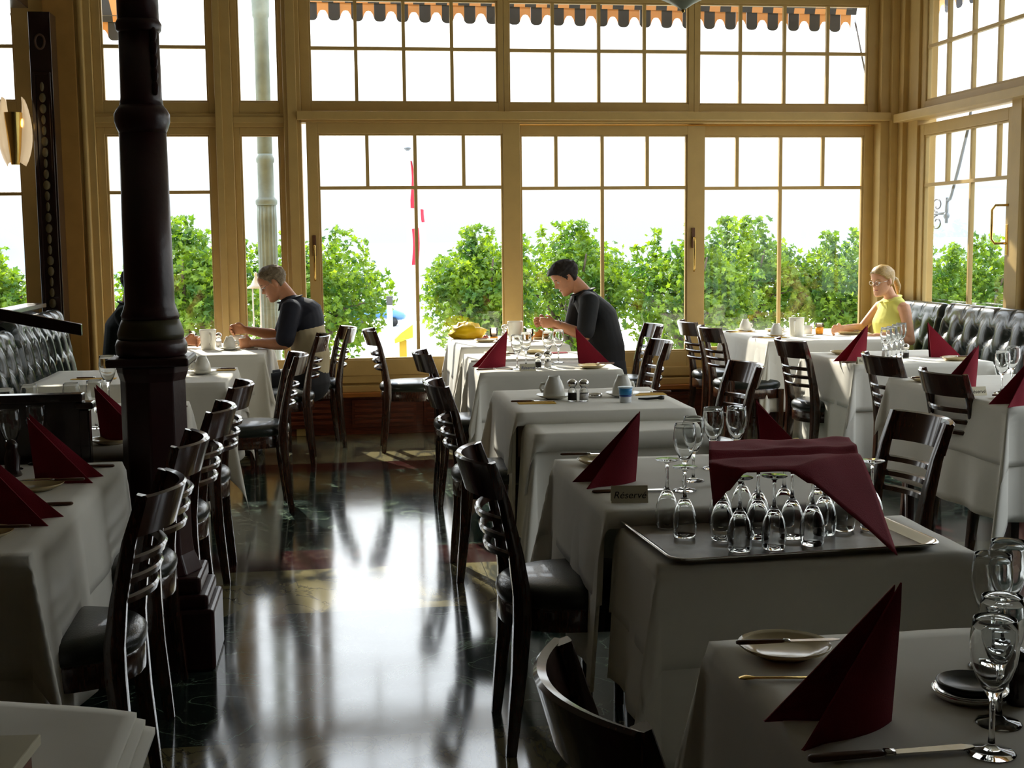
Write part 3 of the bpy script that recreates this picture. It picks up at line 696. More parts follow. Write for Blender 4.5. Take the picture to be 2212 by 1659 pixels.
# ------------------------------------------------------------------ tables and cloths
def table(x0, x1, y0, y1, z, label):
    t = thing('dining_table', label, 'table', ((x0+x1)/2, (y0+y1)/2, 0), 0, 'dining tables under white cloths')
    w, d = (x1-x0)/2, (y1-y0)/2
    MB().box(-w+.005, w-.005, -d+.005, d-.005, z-.035, z-.008).build('tabletop', DARKWOOD, t, bevel=.003)
    for a in (-1, 1):
        for b in (-1, 1): MB().tube([(a*(w-.09), b*(d-.09), 0), (a*(w-.08), b*(d-.08), z-.03)], [(.018, .018), (.028, .028)], 8, square=True).build('leg', DARKWOOD, t)
    return t
def cloth(label, x0, x1, y0, y1, z, dl, dr, dn, df, seed=0, name='tablecloth', amp=.018, step=.028, group='white tablecloths', cat='tablecloth', rough=1):
    rnd = random.Random(seed); U = []; Vv = []
    def axis(a, b, da, db):
        o = []
        na = max(2, int(da/step)); nb = max(2, int(db/step)); nm = int((b-a)/step/1.6)
        o += [a-da+da*i/na for i in range(na)] + [a+(b-a)*i/nm for i in range(nm+1)] + [b+db*(i+1)/nb for i in range(nb)]
        return o
    us = axis(x0, x1, dl, dr); vs = axis(y0, y1, dn, df); P = []
    ph = [rnd.uniform(0, 6) for _ in range(12)]; cx, cyy = (x0+x1)/2, (y0+y1)/2
    for u in us:
        for v in vs:
            a = x0-u if u < x0 else (u-x1 if u > x1 else 0); sx = -1 if u < x0 else 1
            b = y0-v if v < y0 else (v-y1 if v > y1 else 0); sy = -1 if v < y0 else 1
            Da = dl if sx < 0 else dr; Db = dn if sy < 0 else df
            x, y, zz = min(max(u, x0), x1), min(max(v, y0), y1), z
            rr = .010
            zz += .0022*noise.noise(Vector((u*7+seed, v*7, 0)))*rough if a == 0 and b == 0 else 0
            if a > 0 and b == 0:
                q = a/Da; wv = .5+.5*math.sin(v*15+ph[0]+1.3*math.sin(v*4+ph[1])); edge = min(1, min(v-y0, y1-v)/.12)
                off = .006+(amp*q*Da/.3*wv)+.01*q
                x += sx*min(off+a*.0, off); zz -= max(0, a-.004)
                if a < rr: x = x-sx*.004
            elif b > 0 and a == 0:
                q = b/Db; wv = .5+.5*math.sin(u*15+ph[2]+1.3*math.sin(u*4+ph[3]))
                off = .006+(amp*q*Db/.3*wv)+.01*q; y += sy*off; zz -= max(0, b-.004)
                if b < rr: y = y-sy*.004
            elif a > 0 and b > 0:
                rho = math.hypot(a, b); phi = math.atan2(b, a); p = .27*math.sin(2*phi)**1.0
                p += .05*math.sin(6*phi+ph[4])*math.sin(2*phi)
                dxx = math.cos(phi)*.35+.35*math.cos(PI/4); dyy = math.sin(phi)*.35+.35*math.sin(PI/4)
                k = math.hypot(dxx, dyy)
                qa = a/Da; wva = .5+.5*math.sin((y0 if sy < 0 else y1)*15+ph[0]+1.3*math.sin((y0 if sy < 0 else y1)*4+ph[1]))
                qb = b/Db; wvb = .5+.5*math.sin((x0 if sx < 0 else x1)*15+ph[2]+1.3*math.sin((x0 if sx < 0 else x1)*4+ph[3]))
                oa = .006+amp*qa*Da/.3*wva+.01*qa; ob = .006+amp*qb*Db/.3*wvb+.01*qb
                x += sx*(oa*math.cos(phi)**2+rho*p*dxx/k*.8); y += sy*(ob*math.sin(phi)**2+rho*p*dyy/k*.8)
                zz -= rho*math.sqrt(1-min(.9, p*p*.64))-.004
            P.append((x, y, max(.012, zz)))
    o = MB().grid(P, len(us), len(vs)).build(name, CLOTH, None, smooth=True, solid=.0018)
    return tag(o, label, cat, group)
def set_table(x0, x1, y0, y1, z, where, sd, under=(.5, .5, .5, .5), over=(.25, .25, .25, .25)):
    table(x0, x1, y0, y1, z, 'cloth-covered dark table '+where)
    cloth('long undercloth of the table '+where, x0+.003, x1-.003, y0+.003, y1-.003, z-.004, *under, seed=sd, step=.035)
    cloth('short top cloth of the table '+where, x0, x1, y0, y1, z, *over, seed=sd+50, name='top_cloth', group='white top cloths', amp=.010)
ZT = .762
s = .03
set_table(.655, 1.50, 1.36, 2.25, ZT, 'bottom right with the largest napkin', 1, (.5, .5, .4, .5), (.27, .25, .25, .25))
set_table(.735, 1.535, 2.945, 3.385, .722, 'carrying the tray of upturned glasses', 2, (.42, .42, .5, .02), (.24, .24, .25, .02))
set_table(.700, 1.47, 3.39, 4.26, ZT, 'behind the tray, with the leaning burgundy napkin', 3, (.5, .5, .04, .5), (.26, .26, .045, .26))
set_table(.765, 1.49, 5.12, 5.43, .715, 'set lowest, bare, at mid row', 4, (.48, .48, .6, .02), (.24, .24, .07, .02))
set_table(.73, 1.51, 5.435, 6.29, ZT, 'with the blue yogurt cup and condiment cruets', 5, (.5, .5, .05, .5), (.26, .26, .055, .26))
set_table(.76, 1.57, 7.17, 7.78, ZT, 'with two upright napkins and a handwritten reserved card', 6, (.5, .5, .5, .1), (.27, .27, .28, .1))
set_table(.785, 1.53, 7.90, 8.42, ZT, 'between the napkin table and the breakfast table', 7, (.5, .5, .1, .5), (.27, .27, .1, .1))
set_table(.815, 1.575, 8.92, 9.93, ZT, 'under the window, set for the man in black', 8, (.5, .5, .5, .2), (.27, .27, .27, .1))
set_table(3.0, 4.0, 8.86, 10.0, ZT, 'of the woman in yellow', 9, (.42, .3, .5, .1), (.34, .2, .36, .1))
set_table(2.92, 3.76, 7.10, 7.96, ZT, 'at right with reserved card and four wine glasses', 10, (.55, .3, .62, .2), (.26, .2, .27, .26))
set_table(2.83, 3.80, 5.20, 6.43, ZT, 'at the right edge, behind the two slatted chairs', 11, (.5, .3, .5, .12), (.26, .2, .26, .18))
set_table(-1.65, -.755, 3.15, 4.50, ZT, 'at left foreground with two dark napkins', 12, (.3, .52, .62, .02), (.2, .27, .3, .02))
set_table(-1.65, -.72, 4.84, 6.18, ZT, 'behind the divider and iron column', 13, (.3, .5, .05, .3), (.2, .27, .05, .26))
set_table(-1.65, -.625, 6.98, 7.84, ZT, 'with the lone inverted cup, right of the column', 14, (.3, .5, .5, .3), (.2, .27, .27, .26))
set_table(-1.35, -.52, 8.70, 9.75, ZT, 'where the older man eats breakfast', 15, (.3, .5, .5, .3), (.2, .27, .27, .2))
# ------------------------------------------------------------------ tableware prototypes
def napkin(name='folded_napkin'):
    """two stiff leaves meeting in an upright edge (tip at local origin side), sloping down to -x"""
    m = MB()
    def leaf(ang, L, H, th, y0):
        ca, sa = math.cos(ang), math.sin(ang); P = []
        nn = 14; kk = 7
        for i in range(nn+1):
            q = i/nn; x = -L*q; h = H*(1-q)**1.02; tk = th*math.sin(PI*min(1, q*1.15+.12))*.9+.002
            for side in (1, -1):
                for k in range(kk):
                    f = k/(kk-1); f2 = f if side == 1 else 1-f
                    z = h*f2; b = (1-f2)**.55*tk*side + .0015*side
                    P.append((x, b, z))
        Q = [(x*ca-y*sa+.02*(z/ H), y0+x*sa+y*ca, z) for x, y, z in P]
        m.grid(Q, nn+1, 2*kk, True)
        m.f.append(tuple(range(2*kk))); m.mi.append(0)
    leaf(R(-7), .185, .205, .012, .012)
    leaf(R(24), .195, .213, .020, -.006)
    o = m.build(name, NAP, smooth='auto'); return o
NP = napkin()
def put_napkin(x, y, rz, label, group='folded burgundy napkins', z=ZT, s=1): 
    if 'NPused' in USED: o = NP.copy(); COL.objects.link(o)
    else: o = NP; USED.add('NPused')
    o.location = (x, y, z+.001); o.rotation_euler = (0, 0, rz); o.scale = (s, s, s); return tag(o, label, 'napkin', group)
def single(proto, loc, rz, label, cat, group=None, rx=0, scale=None):
    k = 'one'+proto.name
    if proto.get('used'): o = proto.copy(); COL.objects.link(o)
    else: o = proto; proto['used'] = 1
    o.location = loc; o.rotation_euler = (rx, 0, rz)
    if scale: o.scale = scale
    for q in ('group',):
        if q in o: del o[q]
    return tag(o, label, cat, group)
def wineglass():
    out = [(.0, .0), (.034, .0), (.0345, .0015), (.030, .004), (.012, .008), (.0055, .013), (.0042, .025), (.004, .06), (.0055, .078), (.009, .086), (.017, .098), (.025, .114), (.0315, .134), (.0340, .152), (.0335, .170), (.0315, .185), (.0300, .197), (.0292, .198)]
    inn = [(.0288, .197), (.0303, .185), (.0321, .170), (.0326, .152), (.0300, .134), (.0235, .115), (.015, .101), (.007, .094), (.0, .093)]
    return MB().lathe(out+inn, 36).build('wine_glass', GLASS, smooth=True)
WG = wineglass()
def glass(x, y, label, group, z=ZT, flip=False, s=1.0, rz=0):
    return single(WG, (x, y, z+.0015 + (.198*s if flip else 0)), rz, label, 'wine glass', group, rx=PI if flip else 0, scale=(s, s, s))
PL = MB().lathe([(0, .004), (.045, .004), (.048, .0), (.052, .003), (.060, .006), (.076, .014), (.082, .019), (.0815, .021), (.074, .0165), (.058, .009), (.045, .0065), (0, .0065)], 44).build('side_plate', PLATE, smooth=True)
def plate(x, y, label, group='side plates', z=ZT, s=1): return single(PL, (x, y, z+.001), 0, label, 'plate', group, scale=(s, s, s))
def make_knife():
    t = thing('table_knife', None, 'knife', (0, 0, 0), 0, 'table knives')
    MB().tube([(-.10, 0, .006), (-.095, 0, .006), (-.05, 0, .006), (-.005, 0, .006), (.0, 0, .006)], [(.003, .004), (.005, .008), (.005, .007), (.004, .006), (.003, .005)], 10, up=(0, 0, 1)).build('handle', WOODH, t, smooth=True)
    MB().tube([(0, 0, .006), (.012, 0, .006)], [(.005, .008), (.004, .007)], 10, up=(0, 0, 1)).build('bolster', STEEL, t, smooth=True)
    MB().plate([(.012, -.006), (.10, -.009), (.118, -.004), (.118, .002), (.105, .008), (.012, .007)], .004, .0062).build('blade', STEEL, t)
    return t
KN = make_knife()
def knife(x, y, rz, label, z=ZT, s=1, group='table knives'): return place(KN, (x, y, z+.001), rz, label, group, scale=(s, s, s))
def make_cup():
    t = thing('inverted_cup', None, 'cup', (0, 0, 0), 0, 'inverted cups on saucers')
    MB().lathe([(.041, 0), (.0435, .001), (.044, .02), (.040, .045), (.030, .068), (.024, .078), (.023, .086), (.020, .086), (.020, .081), (0, .081)], 36).build('cup_body', PORC, t, smooth=True)
    MB().tube([(.040, 0, .022), (.058, 0, .020), (.066, 0, .034), (.060, 0, .050), (.036, 0, .054)], [(.004, .006)]*5, 8).build('handle', PORC, t, smooth=True)
    return t
CU = make_cup()
SA = MB().lathe([(0, .003), (.03, .003), (.032, 0), (.036, .002), (.058, .009), (.073, .017), (.0725, .019), (.056, .012), (.035, .006), (0, .006)], 40).build('saucer', PORC, smooth=True)
def cup(x, y, rz, label, where, s=1, z=ZT):
    single(SA, (x, y, z+.001), 0, 'white saucer under '+where, 'saucer', 'saucers', scale=(s, s, s))
    return place(CU, (x, y, z+.0075*s), rz, label, 'inverted cups on saucers', scale=(s, s, s))
def make_cruet(name, fill, lab):
    t = thing(name, None, 'shaker', (0, 0, 0))
    MB().lathe([(0, 0), (.017, 0), (.018, .003), (.0175, .040), (.014, .050), (.010, .056), (0, .056)], 20).build('glass_body', GLASS, t, smooth=True)
    MB().lathe([(0, .004), (.0181, .004), (.0180, .032), (0, .033)], 16).build('contents', fill, t, smooth=True)
    MB().lathe([(.010, .055), (.0185, .060), (.021, .070), (.019, .080), (.010, .086), (.004, .088), (0, .090)], 20).build('domed_cap', STEEL, t, smooth=True)
    return t
PEP = make_cruet('pepper_shaker', mat('peppercorns', (.02, .012, .008), .8), '')
SALT = make_cruet('salt_shaker', mat('salt', (.8, .78, .75), .8), '')
PIT = thing('porcelain_jug', None, 'jug')
MB().lathe([(0, 0), (.046, 0), (.048, .003), (.057, .135), (.059, .140), (.056, .140), (.053, .134), (.045, .01), (0, .008)], 40).build('body', PORC, PIT, smooth=True)
MB().tube([(0, .052, .115), (0, .085, .11), (0, .09, .075), (0, .075, .045), (0, .047, .04)], [(.005, .008)]*5, 8).build('handle', PORC, PIT, smooth=True)
CARD_M = mat('cream_card', (.72, .66, .48), .8)
def card(x, y, rz, label, ink=(.02, .04, .20), s=1.0):
    t = thing('place_card', label, 'place card', (x, y, ZT+.001), rz, 'folded place cards')
    P = [(-.045, -.016, 0), (.045, -.016, 0), (.045, 0, .040), (-.045, 0, .040), (-.045, .016, 0), (.045, .016, 0)]
    MB().add(P, [(0, 1, 2, 3), (3, 2, 5, 4)]).build('folded_card', CARD_M, t, solid=.0006)
    c = bpy.data.curves.new('lettering', 'FONT'); c.body = 'Réservé'; c.size = .0245; c.align_x = 'CENTER'; c.shear = .25; c.extrude = .0002
    tmp = bpy.data.objects.new('tmp', c); me = bpy.data.meshes.new_from_object(tmp); bpy.data.objects.remove(tmp)
    me.materials.clear(); me.materials.append(mat('ink_%d%d%d' % tuple(int(q*99) for q in ink), ink, .7))
    o = bpy.data.objects.new('lettering', me); COL.objects.link(o); o.parent = t
    o.location = (0, -.0124, .011); o.rotation_euler = (math.atan2(.040, .016), 0, 0)
    t.scale = (s, s, s); return t
# ------------------------------------------------------------------ settings, table by table
# bottom right table
put_napkin(.812, 1.835, R(6), 'large burgundy napkin standing upright on the nearest table, bottom right', s=1.0)
plate(.765, 2.155, 'cream side plate with a knife across it, left of the largest napkin')
knife(.762, 2.15, R(-3), 'knife with pale metal handle lying across the cream plate in the foreground', z=ZT+.021, s=.86)
tag(MB().tube([(-.06, 0, .004), (.0, 0, .004), (.03, .002, .005), (.045, .003, .006), (.058, .003, .005)], [(.002, .005), (.002, .003), (.002, .003), (.003, .011), (.001, .006)], 10, up=(0, 0, 1)).build('teaspoon', BRASS, smooth=True), 'golden teaspoon half under the largest napkin', 'spoon')
bpy.data.objects['teaspoon'].location = (.70, 2.025, ZT+.002); bpy.data.objects['teaspoon'].rotation_euler = (0, 0, R(172))
knife(.75, 1.69, R(2), 'long golden-handled knife at the bottom edge, below the largest napkin', s=1.15)
glass(.905, 1.68, 'front wine glass at the bottom right corner, lowest in the picture', 'wine glasses bottom right')
glass(.972, 1.785, 'second wine glass bottom right, just behind the lowest one', 'wine glasses bottom right')
glass(1.085, 2.03, 'wine glass at the right edge, upper pair, the nearer one', 'wine glasses bottom right')
glass(1.16, 2.115, 'wine glass at the right edge, upper pair, the farther one', 'wine glasses bottom right')
t = thing('ashtray', 'dark glass ashtray with a notched silver rim beside the nearest wine glasses', 'ashtray', (.985, 1.90, ZT+.001))
MB().lathe([(0, 0), (.045, 0), (.055, .004), (.060, .014), (.054, .014), (.044, .006), (0, .005)], 36).build('dish', STEEL, t, smooth=True)
MB().lathe([(.0, .008), (.040, .010), (.050, .016), (.054, .026), (.050, .028), (.040, .020), (0, .018)], 36).build('liner', BLACKP, t, smooth=True)
tag(MB().lathe([(0, 0), (.018, 0), (.019, .004), (.014, .02), (.017, .05), (.012, .062), (.016, .07), (.012, .083), (0, .086)], 20).build('pepper_mill', DARKWOOD, smooth=True), 'dark pepper mill behind the nearest wine glasses, at the right edge', 'pepper mill')
bpy.data.objects['pepper_mill'].location = (1.045, 1.86, ZT+.001)
# tray table
TZ = .722
t = thing('serving_tray', 'large silver serving tray lined with cloth, holding the upturned glasses', 'tray', (1.10, 3.20, TZ), R(4))
def rrect(w, d, r, n=6):
    pts = []
    for (cx, cy2, a0) in ((w-r, d-r, 0), (-w+r, d-r, 90), (-w+r, -d+r, 180), (w-r, -d+r, 270)):
        for k in range(n+1):
            a = R(a0+90*k/n); pts.append((cx+r*math.cos(a), cy2+r*math.sin(a)))
    return pts
rings = [(.0, .0015), (-.028, .0015), (-.024, .003), (-.010, .018), (-.002, .020), (.0, .018), (-.006, .012), (-.020, .0)]
P = []; hw, hd = .355, .245
for off, z in [(-.028, .004), (-.024, .005), (-.012, .017), (-.003, .021), (.002, .019), (-.002, .015), (-.018, .001)]:
    P += [(x, y, z) for x, y in rrect(hw+off, hd+off, .05)]
m = MB().grid(P, 7, 28, True); m.build('rim', STEEL, t, smooth=True)
P = []
for i in range(28):
    for j in range(20):
        x = -.325+.65*i/27; y = -.215+.43*j/19; P.append((x, y, .0045+.0012*noise.noise(Vector((x*18, y*30, 2)))))
MB().grid(P, 28, 20).build('tray_liner', mat('damp_cloth', (.30, .25, .19), .38, noise_amt=.15, noise_scale=20), t, smooth=True)
TG = [(.852, 3.335), (.868, 3.215), (.955, 3.170), (.962, 3.045), (1.048, 3.165), (1.080, 3.262), (1.052, 3.052), (.985, 3.285), (1.135, 3.155), (1.165, 3.300), (1.160, 3.075), (1.232, 3.180), (1.255, 3.290), (1.068, 3.362), (1.335, 3.345), (1.375, 3.215), (1.30, 3.22)]
TL = ['left-rear of the two bare upturned glasses at the tray\'s left end', 'left-front of the two bare upturned glasses at the tray\'s left end']
for i, (x, y) in enumerate(TG):
    lb = TL[i] if i < 2 else ['upturned glass nearest the front middle of the tray', 'upturned wine glass under the spread napkin on the tray', 'upturned glass at the tray\'s right end, clear of the napkin'][0 if i == 3 else (2 if i == 15 else 1)]
    glass(x, y, lb, 'upturned glasses under the napkin' if i not in (0, 1, 3, 15) else 'upturned glasses at the tray ends', z=TZ+.006, flip=True, s=.93)
# napkin spread over the upturned glass feet
def spread():
    nx, ny = 44, 34; P = []
    c00, c10, c01, c11 = Vector((.875, 3.02)), Vector((1.28, 3.0)), Vector((1.0, 3.45)), Vector((1.40, 3.44))
    for i in range(nx):
        for j in range(ny):
            u, v = i/(nx-1), j/(ny-1)
            p = c00*(1-u)*(1-v)+c10*u*(1-v)+c01*(1-u)*v+c11*u*v
            z = TZ+.217
            z += .006*noise.noise(Vector((u*5, v*5, 1)))+.010*math.exp(-((v-.52-.1*u)/.05)**2)*(1-.4*u)-.010*math.exp(-((v-.42-.12*u)/.06)**2)
            # front right corner falls as a long point, front left corner as a short one
            a = max(0, u+(1-v)*1.0-1.50); z -= .46*a**1.1; p += Vector((.10, -.10))*a
            b = max(0, (1-u)+(1-v)-1.78); z -= .42*b; p += Vector((.06, .02))*b
            cc = max(0, .06-v)*(u > .1)*(u < .6); z -= cc*.12
            P.append((p.x, p.y, z))
    return tag(MB().grid(P, nx, ny).build('spread_napkin', NAP, smooth=True, solid=.002), 'burgundy napkin spread over the upturned glasses on the tray', 'napkin')
spread()
# table behind the tray
put_napkin(.872, 3.835, R(8), 'burgundy napkin leaning tall at centre, behind its reserved card')
put_napkin(1.345, 4.03, PI-R(8), 'dark burgundy napkin behind the tray, right of the upright wine glasses')
plate(.835, 4.13, 'cream plate partly behind the centre napkin')
knife(.80, 4.20, R(-6), 'knife resting across the plate behind the centre napkin', z=ZT+.02, s=.9)
knife(.81, 3.655, R(-1), 'brown-handled knife behind the shaded reserved card')
card(.79, 3.52, R(-8), 'shaded brown reserved card in front of the centre napkin', ink=(.02, .015, .01), s=1.15)
for x, y, lb in ((.985, 3.65, 'round wine glass, front left of the four upright behind the tray'), (1.05, 3.79, 'round wine glass, rear left of the four upright behind the tray'), (1.17, 3.99, 'tall wine glass, left of the rear pair behind the tray'), (1.25, 4.00, 'tall wine glass, right of the rear pair behind the tray')):
    glass(x, y, lb, 'upright glasses behind the tray')
single(PEP, (1.12, 3.70, ZT+.001), 0, 'pepper shaker half hidden by the spread napkin', 'shaker') if False else place(PEP, (1.12, 3.70, ZT+.001), 0, 'pepper shaker peeping out left of the spread napkin', 'pepper shakers')
# yogurt table
cup(.969, 5.905, R(140), 'inverted white cup left of the salt and pepper on the mid table', 'the mid table\'s left inverted cup', s=1.15)
place(PEP, (1.036, 5.80, ZT+.001), 0, 'pepper shaker with silver dome, left of the pair at mid table', 'pepper shakers', scale=(1.15,)*3)
place(SALT, (1.088, 5.79, ZT+.001), 0, 'salt shaker with silver dome, right of the pair at mid table', 'salt shakers', scale=(1.15,)*3)
tag(MB().lathe([(0, 0), (.030, 0), (.034, .004), (.034, .018), (.031, .018), (.029, .007), (0, .006)], 30).build('steel_dish', STEEL, smooth=True), 'small round steel dish right of the salt shaker', 'dish'); bpy.data.objects['steel_dish'].location = (1.165, 5.92, ZT+.001)
cup(1.298, 5.925, R(30), 'inverted white cup hidden behind the blue yogurt pot', 'the inverted cup behind the yogurt pot', s=1.1)
t = thing('yogurt_pot', 'blue and white yogurt pot on the mid table', 'yogurt pot', (1.264, 5.71, ZT+.001))
MB().lathe([(0, 0), (.025, 0), (.026, .003), (.0275, .028)], 28).build('white_base', mat('pot_white', (.75, .78, .8), .35), t, smooth=True)
MB().lathe([(.0276, .028), (.0282, .036)], 28).build('dark_band', mat('pot_navy', (.02, .06, .30), .35), t, smooth=True)
MB().lathe([(.0282, .036), (.031, .066)], 28).build('blue_band', mat('pot_blue', (.03, .25, .55), .35), t, smooth=True)
MB().lathe([(0, .072), (.034, .071), (.036, .069), (.034, .066), (.031, .066)], 28).build('foil_lid', mat('pot_lid', (.6, .75, .85), .3), t, smooth=True)
NAPY = mat('golden_paper', (.72, .42, .04), .8)
def ysheet(x, y, rz, lb, w=.10, d=.05):
    o = tag(MB().box(-w, w, -d, d, 0, .003).build('paper_napkin', NAPY, bevel=.001), lb, 'paper napkin', 'golden paper napkins'); o.location = (x, y, ZT+.001); o.rotation_euler = (0, 0, rz)
ysheet(.865, 5.77, R(-2), 'golden paper napkin under the knife, left on the mid table', .085, .045)
knife(.845, 5.775, R(-2), 'knife on the golden paper napkin at mid table', z=ZT+.004, s=.95)
ysheet(1.44, 5.98, R(0), 'golden paper napkin on the right of the mid table', .075, .04)
knife(1.46, 6.0, R(180), 'knife at the right edge of the mid table', z=ZT+.004, s=.9)
tag(MB().tube([(-.06, 0, .008), (-.02, 0, .006), (.03, 0, .008), (.045, 0, .010), (.06, 0, .010)], [(.004, .004), (.007, .006), (.007, .006), (.010, .010), (.009, .009)], 12).build('black_pen', BLACKP, smooth=True), 'black stubby pen-like object lying right of the yogurt pot', 'pen'); bpy.data.objects['black_pen'].location = (1.395, 5.76, ZT+.002)
# napkin pair table
put_napkin(.935, 7.50, R(6), 'sunlit burgundy napkin left of the handwritten reserved card')
put_napkin(1.400, 7.60, PI-R(6), 'sunlit burgundy napkin in front of the man in black')
for x, y, lb in ((.985, 7.30, 'front left wine glass beside the handwritten card'), (1.065, 7.50, 'second wine glass from left between the two sunlit napkins'), (1.205, 7.56, 'third wine glass from left between the two sunlit napkins'), (1.285, 7.66, 'wine glass nearest the right sunlit napkin')):
    glass(x, y, lb, 'glasses between the sunlit napkins')
place(PEP, (1.118, 7.37, ZT+.001), 0, 'pepper shaker just right of the handwritten card', 'pepper shakers')
place(SALT, (1.172, 7.36, ZT+.001), 0, 'salt shaker right of the handwritten card', 'salt shakers')
card(1.033, 7.215, R(4), 'sunlit card reading reserved in blue handwriting')
plate(1.415, 7.28, 'plate before the right sunlit napkin'); knife(1.46, 7.30, R(178), 'knife on the plate before the right sunlit napkin', z=ZT+.02, s=.9)
knife(.85, 7.30, R(2), 'knife at the foot of the left sunlit napkin')
o = tag(MB().box(-.05, .05, -.035, .035, 0, .006).build('flat_napkin', NAP, bevel=.001), 'flat burgundy napkin lying behind the sunlit glasses', 'napkin'); o.location = (1.40, 8.30, ZT+.001)
plate(.98, 8.25, 'plate on the bare table behind the left sunlit napkin'); knife(1.10, 8.28, R(4), 'knife beside the plate on the table behind the sunlit napkins')
plate(1.24, 8.32, 'second plate on the table behind the sunlit napkins')
# window breakfast table
def crumple(name, label, loc, r, m, seed, sq=(1, 1, .5), cat='bag'):
    P = []
    for i in range(15):
        th = PI*i/14
        for k in range(22):
            a = 2*PI*k/22; d = Vector((math.sin(th)*math.cos(a), math.sin(th)*math.sin(a), math.cos(th)))
            q = 1+.45*noise.noise(d*2.3+Vector((seed, 0, 0)))+.2*noise.noise(d*6+Vector((0, seed, 0))); P.append((d.x*r*q*sq[0], d.y*r*q*sq[1], max(-.001, (d.z*q+.55)*r*sq[2])))
    o = MB().grid(P, 15, 22, True).build(name, m, smooth=True); o.location = loc; return tag(o, label, cat)
crumple('yellow_bag', 'bright yellow crumpled plastic bag on the window table', (.935, 9.72, ZT+.001), .10, mat('yellow_plastic', (.95, .62, .01), .35), 3, (1.25, .8, .75))
plate(1.03, 9.35, 'plate in front of the yellow bag'); knife(1.04, 9.33, R(10), 'knife on the plate in front of the yellow bag', z=ZT+.02, s=.8)
def juice(x, y, lb, level=.045):
    t = thing('juice_glass', lb, 'glass of juice', (x, y, ZT+.0015), 0, 'glasses of orange juice')
    MB().lathe([(.0, 0), (.026, 0), (.028, .003), (.032, .085), (.031, .086), (.0305, .085), (.0265, .01), (0, .008)], 28).build('tumbler_glass', GLASS, t, smooth=True)
    MB().lathe([(0, .004), (.0284, .005), (.0284+level*.047, level), (0, level)], 24).build('juice', JUICE, t, smooth=True)
juice(1.12, 9.58, 'juice glass left of the white jug on the man in black\'s table', .022)
juice(1.36, 9.40, 'juice glass right of the white jug on the man in black\'s table', .03)
juice(3.585, 9.42, 'glass of orange juice in front of the woman in yellow', .055)
place(SALT, (1.215, 9.70, ZT+.001), 0, 'salt shaker left of the jug on the man in black\'s table', 'salt shakers')
place(PIT, (1.265, 9.46, ZT+.001), R(100), 'tall white jug on the table of the man in black', 'white porcelain jugs')
crumple('croissant', 'golden croissant on the plate by the man in black\'s hands', (1.47, 9.52, ZT+.014), .040, mat('crust', (.62, .28, .06), .6), 9, (1.5, .7, .8), 'bread roll')
plate(1.47, 9.52, 'plate holding the croissant'); 
crumple('red_jam_pot', 'small reddish jam pot on the window table', (1.05, 9.52, ZT+.001), .022, mat('jam', (.45, .10, .06), .3), 4, (1, 1, 1.1), 'jam pot')
# the woman's table
cup(3.145, 9.86, R(20), 'farther inverted cup on the woman\'s table, left', 'the farther inverted cup on the woman\'s table', s=1.05)
ysheet(3.10, 9.82, R(0), 'golden paper napkin beneath the farther inverted cup', .10, .04)
knife(3.05, 9.80, R(0), 'knife by the farther inverted cup on the woman\'s table', z=ZT+.004, s=.8)
cup(3.20, 9.28, R(20), 'nearer inverted cup on the woman\'s table', 'the nearer inverted cup on the woman\'s table', s=1.05)
ysheet(3.14, 9.20, R(0), 'golden paper napkin beneath the nearer inverted cup', .10, .04)
knife(3.06, 9.18, R(0), 'knife by the nearer inverted cup on the woman\'s table', z=ZT+.004, s=.8)
place(PIT, (3.35, 9.27, ZT+.001), R(150), 'tall white jug on the woman\'s table', 'white porcelain jugs')
o = tag(MB().lathe([(0, 0), (.03, 0), (.035, .004), (.036, .065), (.034, .065), (.033, .006), (0, .005)], 30).build('milk_beaker', PORC, smooth=True), 'small white beaker between the jug and juice glass', 'beaker'); o.location = (3.51, 9.47, ZT+.001)
plate(3.80, 9.38, 'plate with knife in front of the woman\'s hands', s=1.25); knife(3.80, 9.36, R(5), 'knife on the woman\'s plate', z=ZT+.024, s=.9)
plate(3.37, 9.80, 'empty plate at the far side of the woman\'s table')
tag(MB().box(-.03, .03, -.02, .02, 0, .012).build('butter_pat', mat('foil', (.7, .68, .6), .3), bevel=.003), 'foil butter portion beside the woman\'s jug', 'butter portion'); bpy.data.objects['butter_pat'].location = (3.46, 9.30, ZT+.001)
# right reserved table
put_napkin(3.07, 7.34, R(10), 'burgundy napkin at the left of the right-hand reserved table')
put_napkin(3.545, 7.46, PI-R(6), 'burgundy napkin against the buttoned booth')
for x, y, lb in ((3.19, 7.30, 'front left wine glass of the cluster at the right reserved table'), (3.27, 7.40, 'second wine glass of the cluster at the right reserved table'), (3.36, 7.53, 'third wine glass of the cluster at the right reserved table'), (3.445, 7.66, 'rear wine glass of the cluster at the right reserved table')):
    glass(x, y, lb, 'glass cluster at the right reserved table')
place(SALT, (3.30, 7.56, ZT+.001), 0, 'salt shaker among the right glass cluster', 'salt shakers')
place(PEP, (3.375, 7.43, ZT+.001), 0, 'pepper shaker among the right glass cluster', 'pepper shakers')
card(3.0, 7.16, R(2), 'grey reserved card at the front left of the right-hand table', ink=(.02, .02, .02))
plate(3.60, 7.24, 'plate in front of the napkin by the booth'); knife(3.60, 7.22, R(178), 'knife on the plate by the booth napkin', z=ZT+.02, s=.9)
knife(2.99, 7.23, R(0), 'knife at the foot of the left napkin on the right reserved table'); plate(3.12, 7.78, 'plate at the back of the right reserved table')
